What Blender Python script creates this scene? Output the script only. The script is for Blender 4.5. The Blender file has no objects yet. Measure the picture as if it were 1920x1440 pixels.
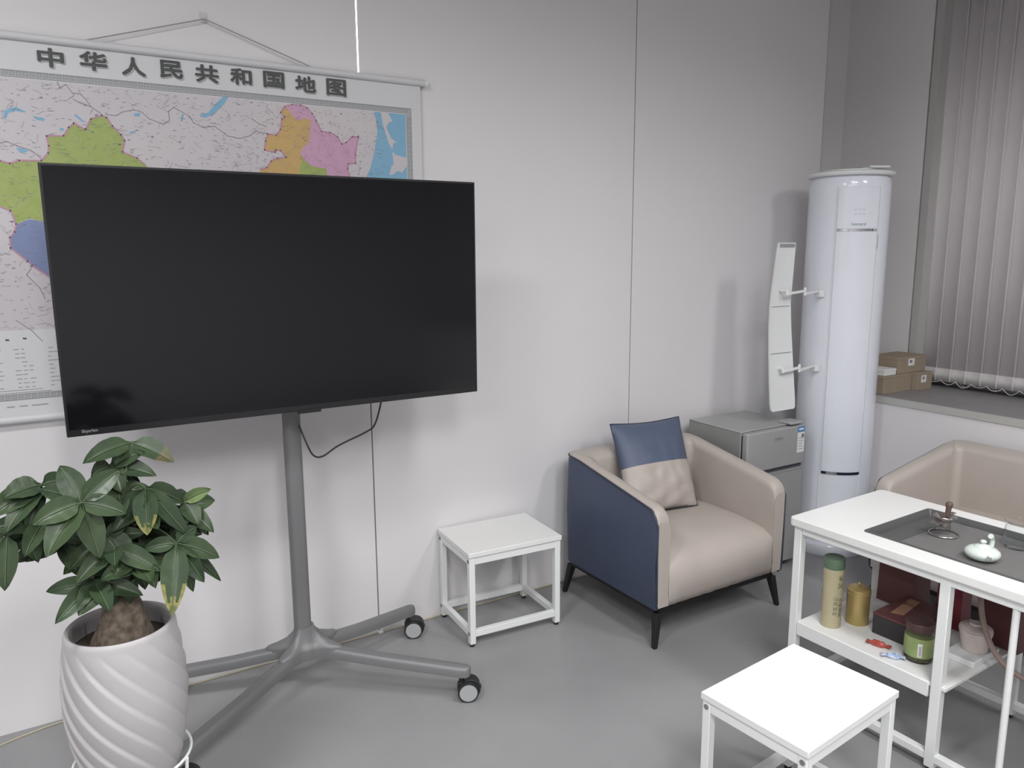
import bpy, bmesh, math, random
from mathutils import Vector, Matrix, noise
random.seed(7)
S = bpy.context.scene
COL = S.collection
PI = math.pi

# ------------------------------------------------------------------ camera
EYE = Vector((0, 0, 1.40))
YAW, PITCH, ROLL = 0.549497, 0.172517, -0.0054555
fw = Vector((math.sin(YAW)*math.cos(PITCH), math.cos(YAW)*math.cos(PITCH), -math.sin(PITCH)))
rt = Vector((math.cos(YAW), -math.sin(YAW), 0))
up = rt.cross(fw)
c_, s_ = math.cos(ROLL), math.sin(ROLL)
r2 = rt*c_ + up*s_
u2 = up*c_ - rt*s_
cam = bpy.data.cameras.new('camera')
cam.sensor_width = 36
cam.lens = 1445.14/1920*36
cam.clip_start = 0.02
co = bpy.data.objects.new('camera', cam)
COL.objects.link(co)
M = Matrix((r2, u2, -fw)).transposed().to_4x4()
M.translation = EYE
co.matrix_world = M
S.camera = co

# ------------------------------------------------------------------ world, lights, exposure
w = bpy.data.worlds.new('world')
S.world = w
w.use_nodes = True
w.node_tree.nodes['Background'].inputs[0].default_value = (0.5, 0.52, 0.55, 1)
w.node_tree.nodes['Background'].inputs[1].default_value = 0.15
S.view_settings.view_transform = 'Standard'
S.view_settings.look = 'None'
S.view_settings.gamma = 1
S.view_settings.use_curve_mapping = False
S.view_settings.exposure = 0.77
CEIL = 2.72
# ceiling panels of the office, plus one added fill panel last: (x, y, size x, size y, watts, colour)
PANELS = [(1.40, 0.25, 0.35, 1.10, 13, (0.985, 0.99, 1.0)),
          (0.15, -0.95, 0.35, 1.10, 32, (0.985, 0.99, 1.0)),
          (-0.55, 0.85, 0.60, 0.30, 18, (0.985, 0.985, 1.0)),
          (-2.0, -1.6, 0.35, 1.10, 38, (0.985, 0.99, 1.0)),
          (2.55, -0.45, 0.35, 1.10, 17, (0.985, 0.99, 1.0))]  # added fill lamp, out of view, lifts the right wall and blind
for (x, y, sx, sy, wt, cl) in PANELS:
    l = bpy.data.lights.new('panel_light', 'AREA')
    l.shape = 'RECTANGLE'; l.size = sx; l.size_y = sy
    l.energy = wt; l.color = cl; l.spread = math.radians(161 if x > 0 else 170 if x > -1 else 178)
    lo = bpy.data.objects.new('panel_light', l)
    lo.location = (x, y, CEIL-0.035)
    COL.objects.link(lo)

# ------------------------------------------------------------------ materials
def lin(c):
    c = c/255.0
    return c/12.92 if c <= 0.04045 else ((c+0.055)/1.055)**2.4
def mat(name, rgb, rough=0.5, metal=0.0, var=0.0, vscale=6.0, bump=0.0, bscale=60.0, spec=0.5,
        trans=0.0, ior=1.45, emit=0.0, coat=0.0, rgb2=None, stretch=None):
    m = bpy.data.materials.new(name)
    m.use_nodes = True
    nt = m.node_tree
    b = nt.nodes['Principled BSDF']
    col = tuple(lin(v) for v in rgb)+(1,)
    b.inputs['Base Color'].default_value = col
    b.inputs['Roughness'].default_value = rough
    b.inputs['Metallic'].default_value = metal
    b.inputs['Specular IOR Level'].default_value = spec
    b.inputs['Transmission Weight'].default_value = trans
    b.inputs['IOR'].default_value = ior
    b.inputs['Coat Weight'].default_value = coat
    if emit:
        b.inputs['Emission Color'].default_value = col
        b.inputs['Emission Strength'].default_value = emit
    tc = nt.nodes.new('ShaderNodeTexCoord')
    src = tc.outputs['Object']
    if stretch:
        mp = nt.nodes.new('ShaderNodeMapping')
        mp.inputs['Scale'].default_value = stretch
        nt.links.new(src, mp.inputs['Vector']); src = mp.outputs['Vector']
    n = nt.nodes.new('ShaderNodeTexNoise')
    n.inputs['Scale'].default_value = vscale
    n.inputs['Detail'].default_value = 5
    nt.links.new(src, n.inputs['Vector'])
    mx = nt.nodes.new('ShaderNodeMix'); mx.data_type = 'RGBA'
    mx.inputs['A'].default_value = col
    if rgb2: c2 = tuple(lin(v) for v in rgb2)+(1,)
    else: c2 = tuple(max(0, v*(1-max(var, 0.02))) for v in col[:3])+(1,)
    mx.inputs['B'].default_value = c2
    rp = nt.nodes.new('ShaderNodeMapRange')
    rp.inputs['From Min'].default_value = 0.35; rp.inputs['From Max'].default_value = 0.65
    nt.links.new(n.outputs['Fac'], rp.inputs['Value'])
    nt.links.new(rp.outputs['Result'], mx.inputs['Factor'])
    nt.links.new(mx.outputs['Result'], b.inputs['Base Color'])
    if bump:
        n2 = nt.nodes.new('ShaderNodeTexNoise'); n2.inputs['Scale'].default_value = bscale
        n2.inputs['Detail'].default_value = 3
        nt.links.new(src, n2.inputs['Vector'])
        bp = nt.nodes.new('ShaderNodeBump'); bp.inputs['Strength'].default_value = bump
        bp.inputs['Distance'].default_value = 0.002
        nt.links.new(n2.outputs['Fac'], bp.inputs['Height'])
        nt.links.new(bp.outputs['Normal'], b.inputs['Normal'])
    return m

WALL = mat('painted_steel_panel', (219, 217, 218), 0.42, var=0.03, vscale=1.5, bump=0.05, bscale=200, spec=0.35)
WALL2 = mat('painted_plaster', (222, 219, 220), 0.7, var=0.03, vscale=2)
CEILM = mat('ceiling_tile', (185, 185, 185), 0.9, var=0.05, vscale=30)
SEAM = mat('panel_joint', (120, 128, 126), 0.6)
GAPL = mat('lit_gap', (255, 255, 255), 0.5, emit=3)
FLOORM = mat('grey_vinyl_floor', (146, 146, 147), 0.36, var=0.1, vscale=3.0, bump=0.03, bscale=90, spec=0.4)
WHITE = mat('white_laminate', (226, 226, 224), 0.32, var=0.02)
WSTEEL = mat('white_powder_steel', (226, 228, 226), 0.4, var=0.02)
WGLOSS = mat('glossy_white_plastic', (226, 229, 238), 0.16, var=0.01, coat=0.4)
WPLAS = mat('white_plastic', (226, 228, 228), 0.4, var=0.02)
CHROME = mat('chrome', (200, 200, 204), 0.12, metal=1.0)
DARKGAP = mat('dark_gap', (40, 42, 42), 0.8)
BLACKP = mat('black_plastic', (38, 39, 40), 0.45)
BLACKM = mat('black_steel', (40, 40, 41), 0.4, metal=0.3)
SCREEN = mat('screen_glass', (17, 17, 20), 0.13, spec=0.5)
BEZEL = mat('bezel_black', (30, 30, 32), 0.35)
CARTG = mat('grey_powder_steel', (118, 118, 119), 0.42, metal=0.15, var=0.04)
WHEELG = mat('wheel_grey', (165, 167, 168), 0.4)
NAVY = mat('navy_leather', (66, 75, 97), 0.45, var=0.06, bump=0.15, bscale=220)
NAVYP = mat('navy_pillow_leather', (84, 94, 116), 0.48, var=0.05, bump=0.15, bscale=200)
BEIGE = mat('beige_leather', (178, 169, 162), 0.45, var=0.05, vscale=8, bump=0.15, bscale=200)
PIPING = mat('dark_piping', (52, 58, 72), 0.5)
FRIDGE = mat('silver_grey_fridge', (170, 170, 170), 0.38, metal=0.2, var=0.03, stretch=(1, 1, 8))
FRIDGED = mat('fridge_side_grey', (150, 151, 149), 0.5, metal=0.1, var=0.05)
LABELB = mat('blue_label', (80, 130, 185), 0.5)
CORD = mat('grey_cord', (160, 158, 158), 0.7)
PAPER = mat('white_paper', (222, 222, 220), 0.7)
INK = mat('grey_print', (120, 120, 122), 0.7)
BLIND = mat('grey_blind_fabric', (222, 217, 219), 0.85, var=0.05, vscale=3, bump=0.3, bscale=500)
BLINDH = mat('blind_hem', (204, 200, 200), 0.6, var=0.12, vscale=40)
CHAIN = mat('clear_bead_chain', (205, 205, 203), 0.4)
SILLM = mat('grey_sill_stone', (138, 136, 138), 0.4, var=0.08, vscale=12)
FRAMEM = mat('aluminium_frame', (190, 190, 186), 0.4, metal=0.2)
NIGHT = mat('window_glass', (30, 34, 40), 0.08)
KRAFT = mat('kraft_cardboard', (152, 138, 120), 0.8, var=0.06, vscale=20, bump=0.1)
CERAMIC = mat('warm_white_ceramic', (177, 174, 175), 0.42, var=0.04, vscale=5)
SOIL = mat('dark_soil', (72, 62, 56), 0.95, var=0.4, vscale=60, bump=0.8, bscale=120)
BARK = mat('trunk_bark', (92, 80, 71), 0.9, rgb2=(132, 120, 106), vscale=60, bump=1.0, bscale=70)
STEMG = mat('green_stem', (60, 74, 46), 0.6, var=0.2, vscale=20)
LEAF = mat('leaf_green', (50, 65, 48), 0.38, rgb2=(64, 80, 54), vscale=14, bump=0.35, bscale=60)
LEAFV = mat('leaf_midrib', (92, 106, 80), 0.45)
LEAFL = mat('young_leaf_green', (112, 130, 82), 0.4, rgb2=(84, 106, 66), vscale=12)
LEAFY = mat('yellowed_leaf', (150, 140, 84), 0.5, rgb2=(96, 102, 60), vscale=60)
LEAFB = mat('browned_leaf', (104, 84, 60), 0.5, rgb2=(76, 84, 54), vscale=30)
TRAYM = mat('dark_grey_tea_tray', (110, 109, 108), 0.4, var=0.05, vscale=10)
TRAYD = mat('tray_rim_grey', (84, 84, 84), 0.4, var=0.05)
CELADON = mat('celadon_glaze', (204, 214, 206), 0.12, coat=0.5)
GLASS = mat('clear_glass', (250, 252, 252), 0.02, trans=1.0, ior=1.22)
STEEL = mat('stainless_steel', (178, 172, 170), 0.22, metal=0.9)
WOOD = mat('brown_wood_knob', (94, 78, 70), 0.5)
CREAM = mat('cream_paper_tube', (188, 178, 146), 0.5, var=0.05, vscale=20)
GREENL = mat('green_lid', (98, 120, 98), 0.45, var=0.08, vscale=30)
GREENI = mat('green_ink', (70, 92, 60), 0.6)
GOLD = mat('brushed_gold_tin', (190, 168, 112), 0.4, metal=0.6)
REDD = mat('dark_red_card', (104, 64, 64), 0.5, var=0.15, vscale=14)
REDB = mat('bright_red_card', (132, 56, 66), 0.5, var=0.1, vscale=14)
MAROON = mat('maroon_card', (96, 56, 58), 0.55, var=0.15, vscale=14)
BOXBLK = mat('black_card', (52, 50, 52), 0.55)
TANL = mat('tan_label', (168, 130, 104), 0.6)
CANDYR = mat('red_foil', (184, 84, 74), 0.3, var=0.2, vscale=60)
CANDYB = mat('blue_foil', (140, 165, 205), 0.3, rgb2=(205, 210, 220), vscale=90)
JARLAB = mat('yellow_green_label', (156, 164, 104), 0.45, rgb2=(124, 146, 98), vscale=20)
TEAL = mat('dried_tea', (110, 104, 78), 0.9, rgb2=(76, 72, 52), vscale=70)
JARLID = mat('dark_red_lid', (80, 58, 56), 0.4)
PINKP = mat('pale_pink_plastic', (200, 180, 174), 0.5, var=0.03)
HOSE = mat('brown_hose', (134, 116, 108), 0.45)
OFFW = mat('off_white_ceramic', (214, 202, 196), 0.35)
YELC = mat('yellow_cable_sheath', (190, 178, 146), 0.5)
MPAPER = mat('map_margin_paper', (206, 206, 208), 0.45)
MLAND = mat('map_land_print', (193, 190, 194), 0.45, rgb2=(198, 192, 194), vscale=3)
MGREEN = mat('map_green', (150, 166, 92), 0.45, rgb2=(158, 172, 104), vscale=40)
MBLUE = mat('map_blue', (124, 136, 172), 0.45, var=0.05, vscale=40)
MORANGE = mat('map_orange', (196, 164, 104), 0.45, var=0.05, vscale=40)
MPINK = mat('map_pink', (198, 156, 182), 0.45, var=0.05, vscale=40)
MSEA = mat('map_sea', (126, 172, 200), 0.45)
MBORD = mat('map_border', (186, 140, 160), 0.5)
MLINE = mat('map_thin_line', (148, 143, 150), 0.5)
MFRAME = mat('map_frame_grey', (168, 170, 172), 0.5)
MFRAMD = mat('map_frame_dark', (128, 130, 132), 0.5)
MTITLE = mat('map_title_ink', (72, 74, 74), 0.5)
MSHAD = mat('map_title_drop', (172, 174, 174), 0.5)
LAMPM = mat('lamp_diffuser', (255, 252, 248), 0.5, emit=3.0)
LOGOG = mat('light_grey_logo', (138, 140, 142), 0.5)

# ------------------------------------------------------------------ mesh helpers
class MB:
    def __init__(s): s.v = []; s.f = []; s.m = []; s.mats = []
    def mi(s, m):
        if m not in s.mats: s.mats.append(m)
        return s.mats.index(m)
    def add(s, vs, fs, m):
        o = len(s.v); k = s.mi(m)
        s.v += [tuple(p) for p in vs]
        for f in fs: s.f.append([i+o for i in f]); s.m.append(k)
    def box(s, a, b, m, X=None):
        x0, y0, z0 = a; x1, y1, z1 = b
        vs = [Vector(p) for p in [(x0,y0,z0),(x1,y0,z0),(x1,y1,z0),(x0,y1,z0),(x0,y0,z1),(x1,y0,z1),(x1,y1,z1),(x0,y1,z1)]]
        if X: vs = [X @ p for p in vs]
        s.add(vs, [(0,3,2,1),(4,5,6,7),(0,1,5,4),(1,2,6,5),(2,3,7,6),(3,0,4,7)], m)
    def beam(s, p, q, w, h, m, upv=(0,0,1)):
        p = Vector(p); q = Vector(q); d = (q-p).normalized(); u = Vector(upv)
        sd = d.cross(u).normalized(); u = sd.cross(d).normalized()
        vs = [c + sd*(a*w/2) + u*(b*h/2) for c in (p, q) for a, b in ((-1,-1),(1,-1),(1,1),(-1,1))]
        s.add(vs, [(0,1,2,3),(7,6,5,4),(0,4,5,1),(1,5,6,2),(2,6,7,3),(3,7,4,0)], m)
    def tube(s, pts, r, m, n=10, cap=True, closed=False):
        pts = [Vector(p) for p in pts]; N = len(pts); rs = r if isinstance(r, (list, tuple)) else [r]*N
        vs = []; ref = None
        for i, p in enumerate(pts):
            if closed: d = pts[(i+1) % N]-pts[i-1]
            else: d = pts[min(i+1, N-1)]-pts[max(i-1, 0)]
            d.normalize()
            if ref is None:
                ref = Vector((0,0,1)) if abs(d.z) < 0.9 else Vector((1,0,0))
                ref = (ref-d*ref.dot(d)).normalized()
            else:
                ref = (ref-d*ref.dot(d)).normalized()
            b = d.cross(ref)
            vs += [p+(ref*math.cos(2*PI*k/n)+b*math.sin(2*PI*k/n))*rs[i] for k in range(n)]
        fs = []
        for i in range(N if closed else N-1):
            j = (i+1) % N
            for k in range(n): fs.append((i*n+k, i*n+(k+1) % n, j*n+(k+1) % n, j*n+k))
        if cap and not closed:
            fs.append(tuple(reversed(range(n)))); fs.append(tuple((N-1)*n+k for k in range(n)))
        s.add(vs, fs, m)
    def lathe(s, prof, m, c=(0,0,0), n=48, fn=None, mfn=None, a0=0, a1=2*PI, X=None):
        full = abs(a1-a0-2*PI) < 1e-6
        cols = n if full else n+1
        vs = []
        for (r, z) in prof:
            for k in range(cols):
                a = a0+(a1-a0)*k/n
                rr = fn(r, z, a) if fn else r
                p = Vector((rr*math.cos(a), rr*math.sin(a), z))
                if X: p = X @ p
                vs.append(p+Vector(c))
        fs = []
        for i in range(len(prof)-1):
            for k in range(n):
                k2 = (k+1) % cols
                fs.append((i*cols+k, i*cols+k2, (i+1)*cols+k2, (i+1)*cols+k))
        if full:
            if prof[0][0] > 1e-6: fs.append(tuple(reversed(range(cols))))
            if prof[-1][0] > 1e-6: fs.append(tuple((len(prof)-1)*cols+k for k in range(cols)))
        s.add(vs, fs, m)
    def cyl(s, p, q, r, m, n=24): s.tube([p, q], r, m, n)
    def prism(s, poly, o, u, v, d, m):
        """polygon poly in plane (o,u,v), extruded by vector d"""
        o, u, v, d = Vector(o), Vector(u), Vector(v), Vector(d)
        a = [o+u*x+v*y for x, y in poly]; b = [p+d for p in a]; n = len(a)
        s.add(a+b, [tuple(reversed(range(n))), tuple(range(n, 2*n))]+[(i, (i+1) % n, n+(i+1) % n, n+i) for i in range(n)], m)
    def build(s, name, parent=None, bevel=0, seg=2, smooth=35, loc=None, subsurf=0):
        me = bpy.data.meshes.new(name)
        me.from_pydata(s.v, [], s.f)
        for m in s.mats: me.materials.append(m)
        for p, k in zip(me.polygons, s.m): p.material_index = k
        bm = bmesh.new(); bm.from_mesh(me)
        bmesh.ops.remove_doubles(bm, verts=bm.verts, dist=1e-6)
        bmesh.ops.recalc_face_normals(bm, faces=bm.faces)
        bm.to_mesh(me); bm.free()
        for p in me.polygons: p.use_smooth = True
        me.set_sharp_from_angle(angle=math.radians(smooth))
        o = bpy.data.objects.new(name, me)
        COL.objects.link(o)
        if loc: o.location = loc
        if parent: o.parent = parent
        if bevel:
            md = o.modifiers.new('bevel', 'BEVEL'); md.width = bevel; md.segments = seg
            md.limit_method = 'ANGLE'; md.angle_limit = math.radians(40)
        if subsurf:
            md = o.modifiers.new('subsurf', 'SUBSURF'); md.levels = subsurf; md.render_levels = subsurf
        return o
def tag(o, label=None, cat=None, group=None, kind=None):
    if label: o['label'] = label
    if cat: o['category'] = cat
    if group: o['group'] = group
    if kind: o['kind'] = kind
    return o
def empty(name, loc, rz=0, label=None, cat=None, group=None):
    o = bpy.data.objects.new(name, None); COL.objects.link(o)
    o.empty_display_size = 0.1
    o.location = loc; o.rotation_euler = (0, 0, rz)
    return tag(o, label, cat, group)
def copy_tree(o, parent=None):
    c = o.copy(); COL.objects.link(c); c.parent = parent
    for ch in list(o.children): copy_tree(ch, c)
    return c
def struct(o): return tag(o, kind='structure')
def arc(cx, cy, r, a0, a1, n): return [(cx+r*math.cos(math.radians(a0+(a1-a0)*i/n)), cy+r*math.sin(math.radians(a0+(a1-a0)*i/n))) for i in range(n+1)]
def rrect(x0, y0, x1, y1, r, n=4):
    return arc(x1-r, y0+r, r, -90, 0, n)+arc(x1-r, y1-r, r, 0, 90, n)+arc(x0+r, y1-r, r, 90, 180, n)+arc(x0+r, y0+r, r, 180, 270, n)
def bez(p0, p1, p2, n):
    p0, p1, p2 = Vector(p0), Vector(p1), Vector(p2)
    return [p0*(1-t)**2+p1*2*t*(1-t)+p2*t*t for t in [i/n for i in range(n+1)]]
def smooth_path(pts, n=6):
    pts = [Vector(p) for p in pts]; out = []
    P = [pts[0]]+pts+[pts[-1]]
    for i in range(1, len(P)-2):
        a, b, c, d = P[i-1], P[i], P[i+1], P[i+2]
        for k in range(n):
            t = k/n
            out.append(0.5*((2*b)+(c-a)*t+(2*a-5*b+4*c-d)*t*t+(3*b-a-3*c+d)*t**3))
    out.append(pts[-1]); return out
def text_mesh(body, height, bold=0.0, width=None):
    """outline lettering as (verts, faces) centred on the origin in x,y"""
    cu = bpy.data.curves.new('t', 'FONT'); cu.body = body; cu.size = 1.0; cu.offset = bold
    cu.resolution_u = 3
    ob = bpy.data.objects.new('t', cu); COL.objects.link(ob)
    bpy.context.view_layer.update()
    dg = bpy.context.evaluated_depsgraph_get()
    me = ob.evaluated_get(dg).to_mesh()
    vs = [tuple(v.co) for v in me.vertices]; fs = [tuple(p.vertices) for p in me.polygons]
    ob.evaluated_get(dg).to_mesh_clear()
    bpy.data.objects.remove(ob); bpy.data.curves.remove(cu)
    if not vs: return [], []
    xs = [v[0] for v in vs]; ys = [v[1] for v in vs]
    cx, cy = (min(xs)+max(xs))/2, (min(ys)+max(ys))/2
    sy = height/max(1e-6, max(ys)-min(ys)); sx = sy if width is None else width/max(1e-6, max(xs)-min(xs))
    return [((x-cx)*sx, (y-cy)*sy) for x, y, _ in vs], fs
def put_text(mb, body, o, u, v, height, m, bold=0.0, width=None):
    vs, fs = text_mesh(body, height, bold, width)
    o, u, v = Vector(o), Vector(u), Vector(v)
    mb.add([o+u*x+v*y for x, y in vs], fs, m)

# ------------------------------------------------------------------ room
BW = 2.54          # back wall plane (y)
RW = 3.74          # right wall plane (x)
X0R, Y0R = -3.4, -3.4
m = MB(); m.box((X0R-.1, Y0R-.1, -.08), (4.1, 2.9, 0), FLOORM); struct(m.build('floor'))
m = MB(); m.box((X0R-.1, Y0R-.1, CEIL), (4.1, 2.9, CEIL+.08), CEILM); struct(m.build('ceiling'))
m = MB()
m.box((X0R, BW, 0), (0.9675, BW+.06, CEIL), WALL)
m.box((0.9725, BW, 0), (2.1485, BW+.06, CEIL), WALL)
m.box((2.1535, BW, 0), (3.3365, BW+.06, CEIL), WALL)
m.box((3.3365, BW+.06, 0), (3.3425, 2.72, CEIL), WALL)
m.box((3.3425, 2.72, 0), (RW+.2, 2.78, CEIL), WALL2)
struct(m.build('wall_back'))
# the joints between the wall panels; a glowing strip atop the first imitates light leaking through
m = MB(); m.box((0.9675, BW+.012, 0), (0.9725, BW+.05, 1.70), SEAM); struct(m.build('trim_1'))
m = MB(); m.box((0.9662, BW+.004, 1.70), (0.9738, BW+.05, CEIL), GAPL); struct(m.build('joint_glow'))
m = MB(); m.box((2.1485, BW+.006, 0), (2.1535, BW+.05, CEIL), SEAM); struct(m.build('trim_3'))
m = MB(); m.box((3.3375, BW+.002, 0), (3.3415, BW+.0595, CEIL), SEAM); struct(m.build('trim_5'))
m = MB(); m.box((X0R-.08, Y0R, 0), (X0R, BW+.1, CEIL), WALL2); struct(m.build('wall_left'))
m = MB(); m.box((X0R, Y0R-.08, 0), (4.0, Y0R, CEIL), WALL2); struct(m.build('wall_front'))
# window wall: column in the corner, low wall with sill, recess behind the blind
SILL = 0.713; SX = 3.33
m = MB()
m.box((RW, 2.263, 0), (4.02, 2.78, CEIL), WALL2)
m.box((SX+.006, 2.0, 0), (RW+.2, 2.72, SILL-.03), WALL2)
m.box((SX+.006, Y0R, 0), (RW+.2, 2.0, SILL-.03), WALL2)
m.box((3.96, Y0R, 0), (4.02, 2.263, CEIL), WALL2)
struct(m.build('wall_right'))
m = MB()
m.box((SX, Y0R, SILL-.03), (SX+.018, 2.72, SILL-.0005), FRAMEM)
m.box((SX+.018, Y0R, SILL-.03), (3.96, 2.72, SILL), SILLM)
struct(m.build('trim_4'))
m = MB()
m.box((3.90, -1.2, SILL), (3.96, 2.263, SILL+.06), FRAMEM)
m.box((3.74, 2.217, SILL), (3.96, 2.255, CEIL), FRAMEM)
for yy in (-1.2, 0.0, 1.1): m.box((3.90, yy-.025, SILL+.06), (3.955, yy+.025, CEIL), FRAMEM)
wf = struct(m.build('window_1'))
m = MB(); m.box((3.93, -1.2, SILL+.06), (3.936, 2.217, CEIL), NIGHT); m.build('window_pane', wf)
# ceiling light panels
for i, (x, y, sx, sy, wt, cl) in enumerate(PANELS):
    t = empty('ceiling_light', (x, y, CEIL), 0, ['white ceiling light panel above the tea table', 'white ceiling light panel behind the viewer',
             'short white ceiling light panel before the hanging map', 'white ceiling light panel in the far rear corner', 'added fill light panel out of view, brightening the right wall and blind'][i], 'ceiling light', 'ceiling light panels')
    m = MB(); m.box((-sx/2-.02, -sy/2-.02, -.03), (sx/2+.02, sy/2+.02, 0), WSTEEL); m.build('lamp_frame', t)
    m = MB(); m.box((-sx/2, -sy/2, -.034), (sx/2, sy/2, -.03), LAMPM); m.build('lamp_diffuser', t)

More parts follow.
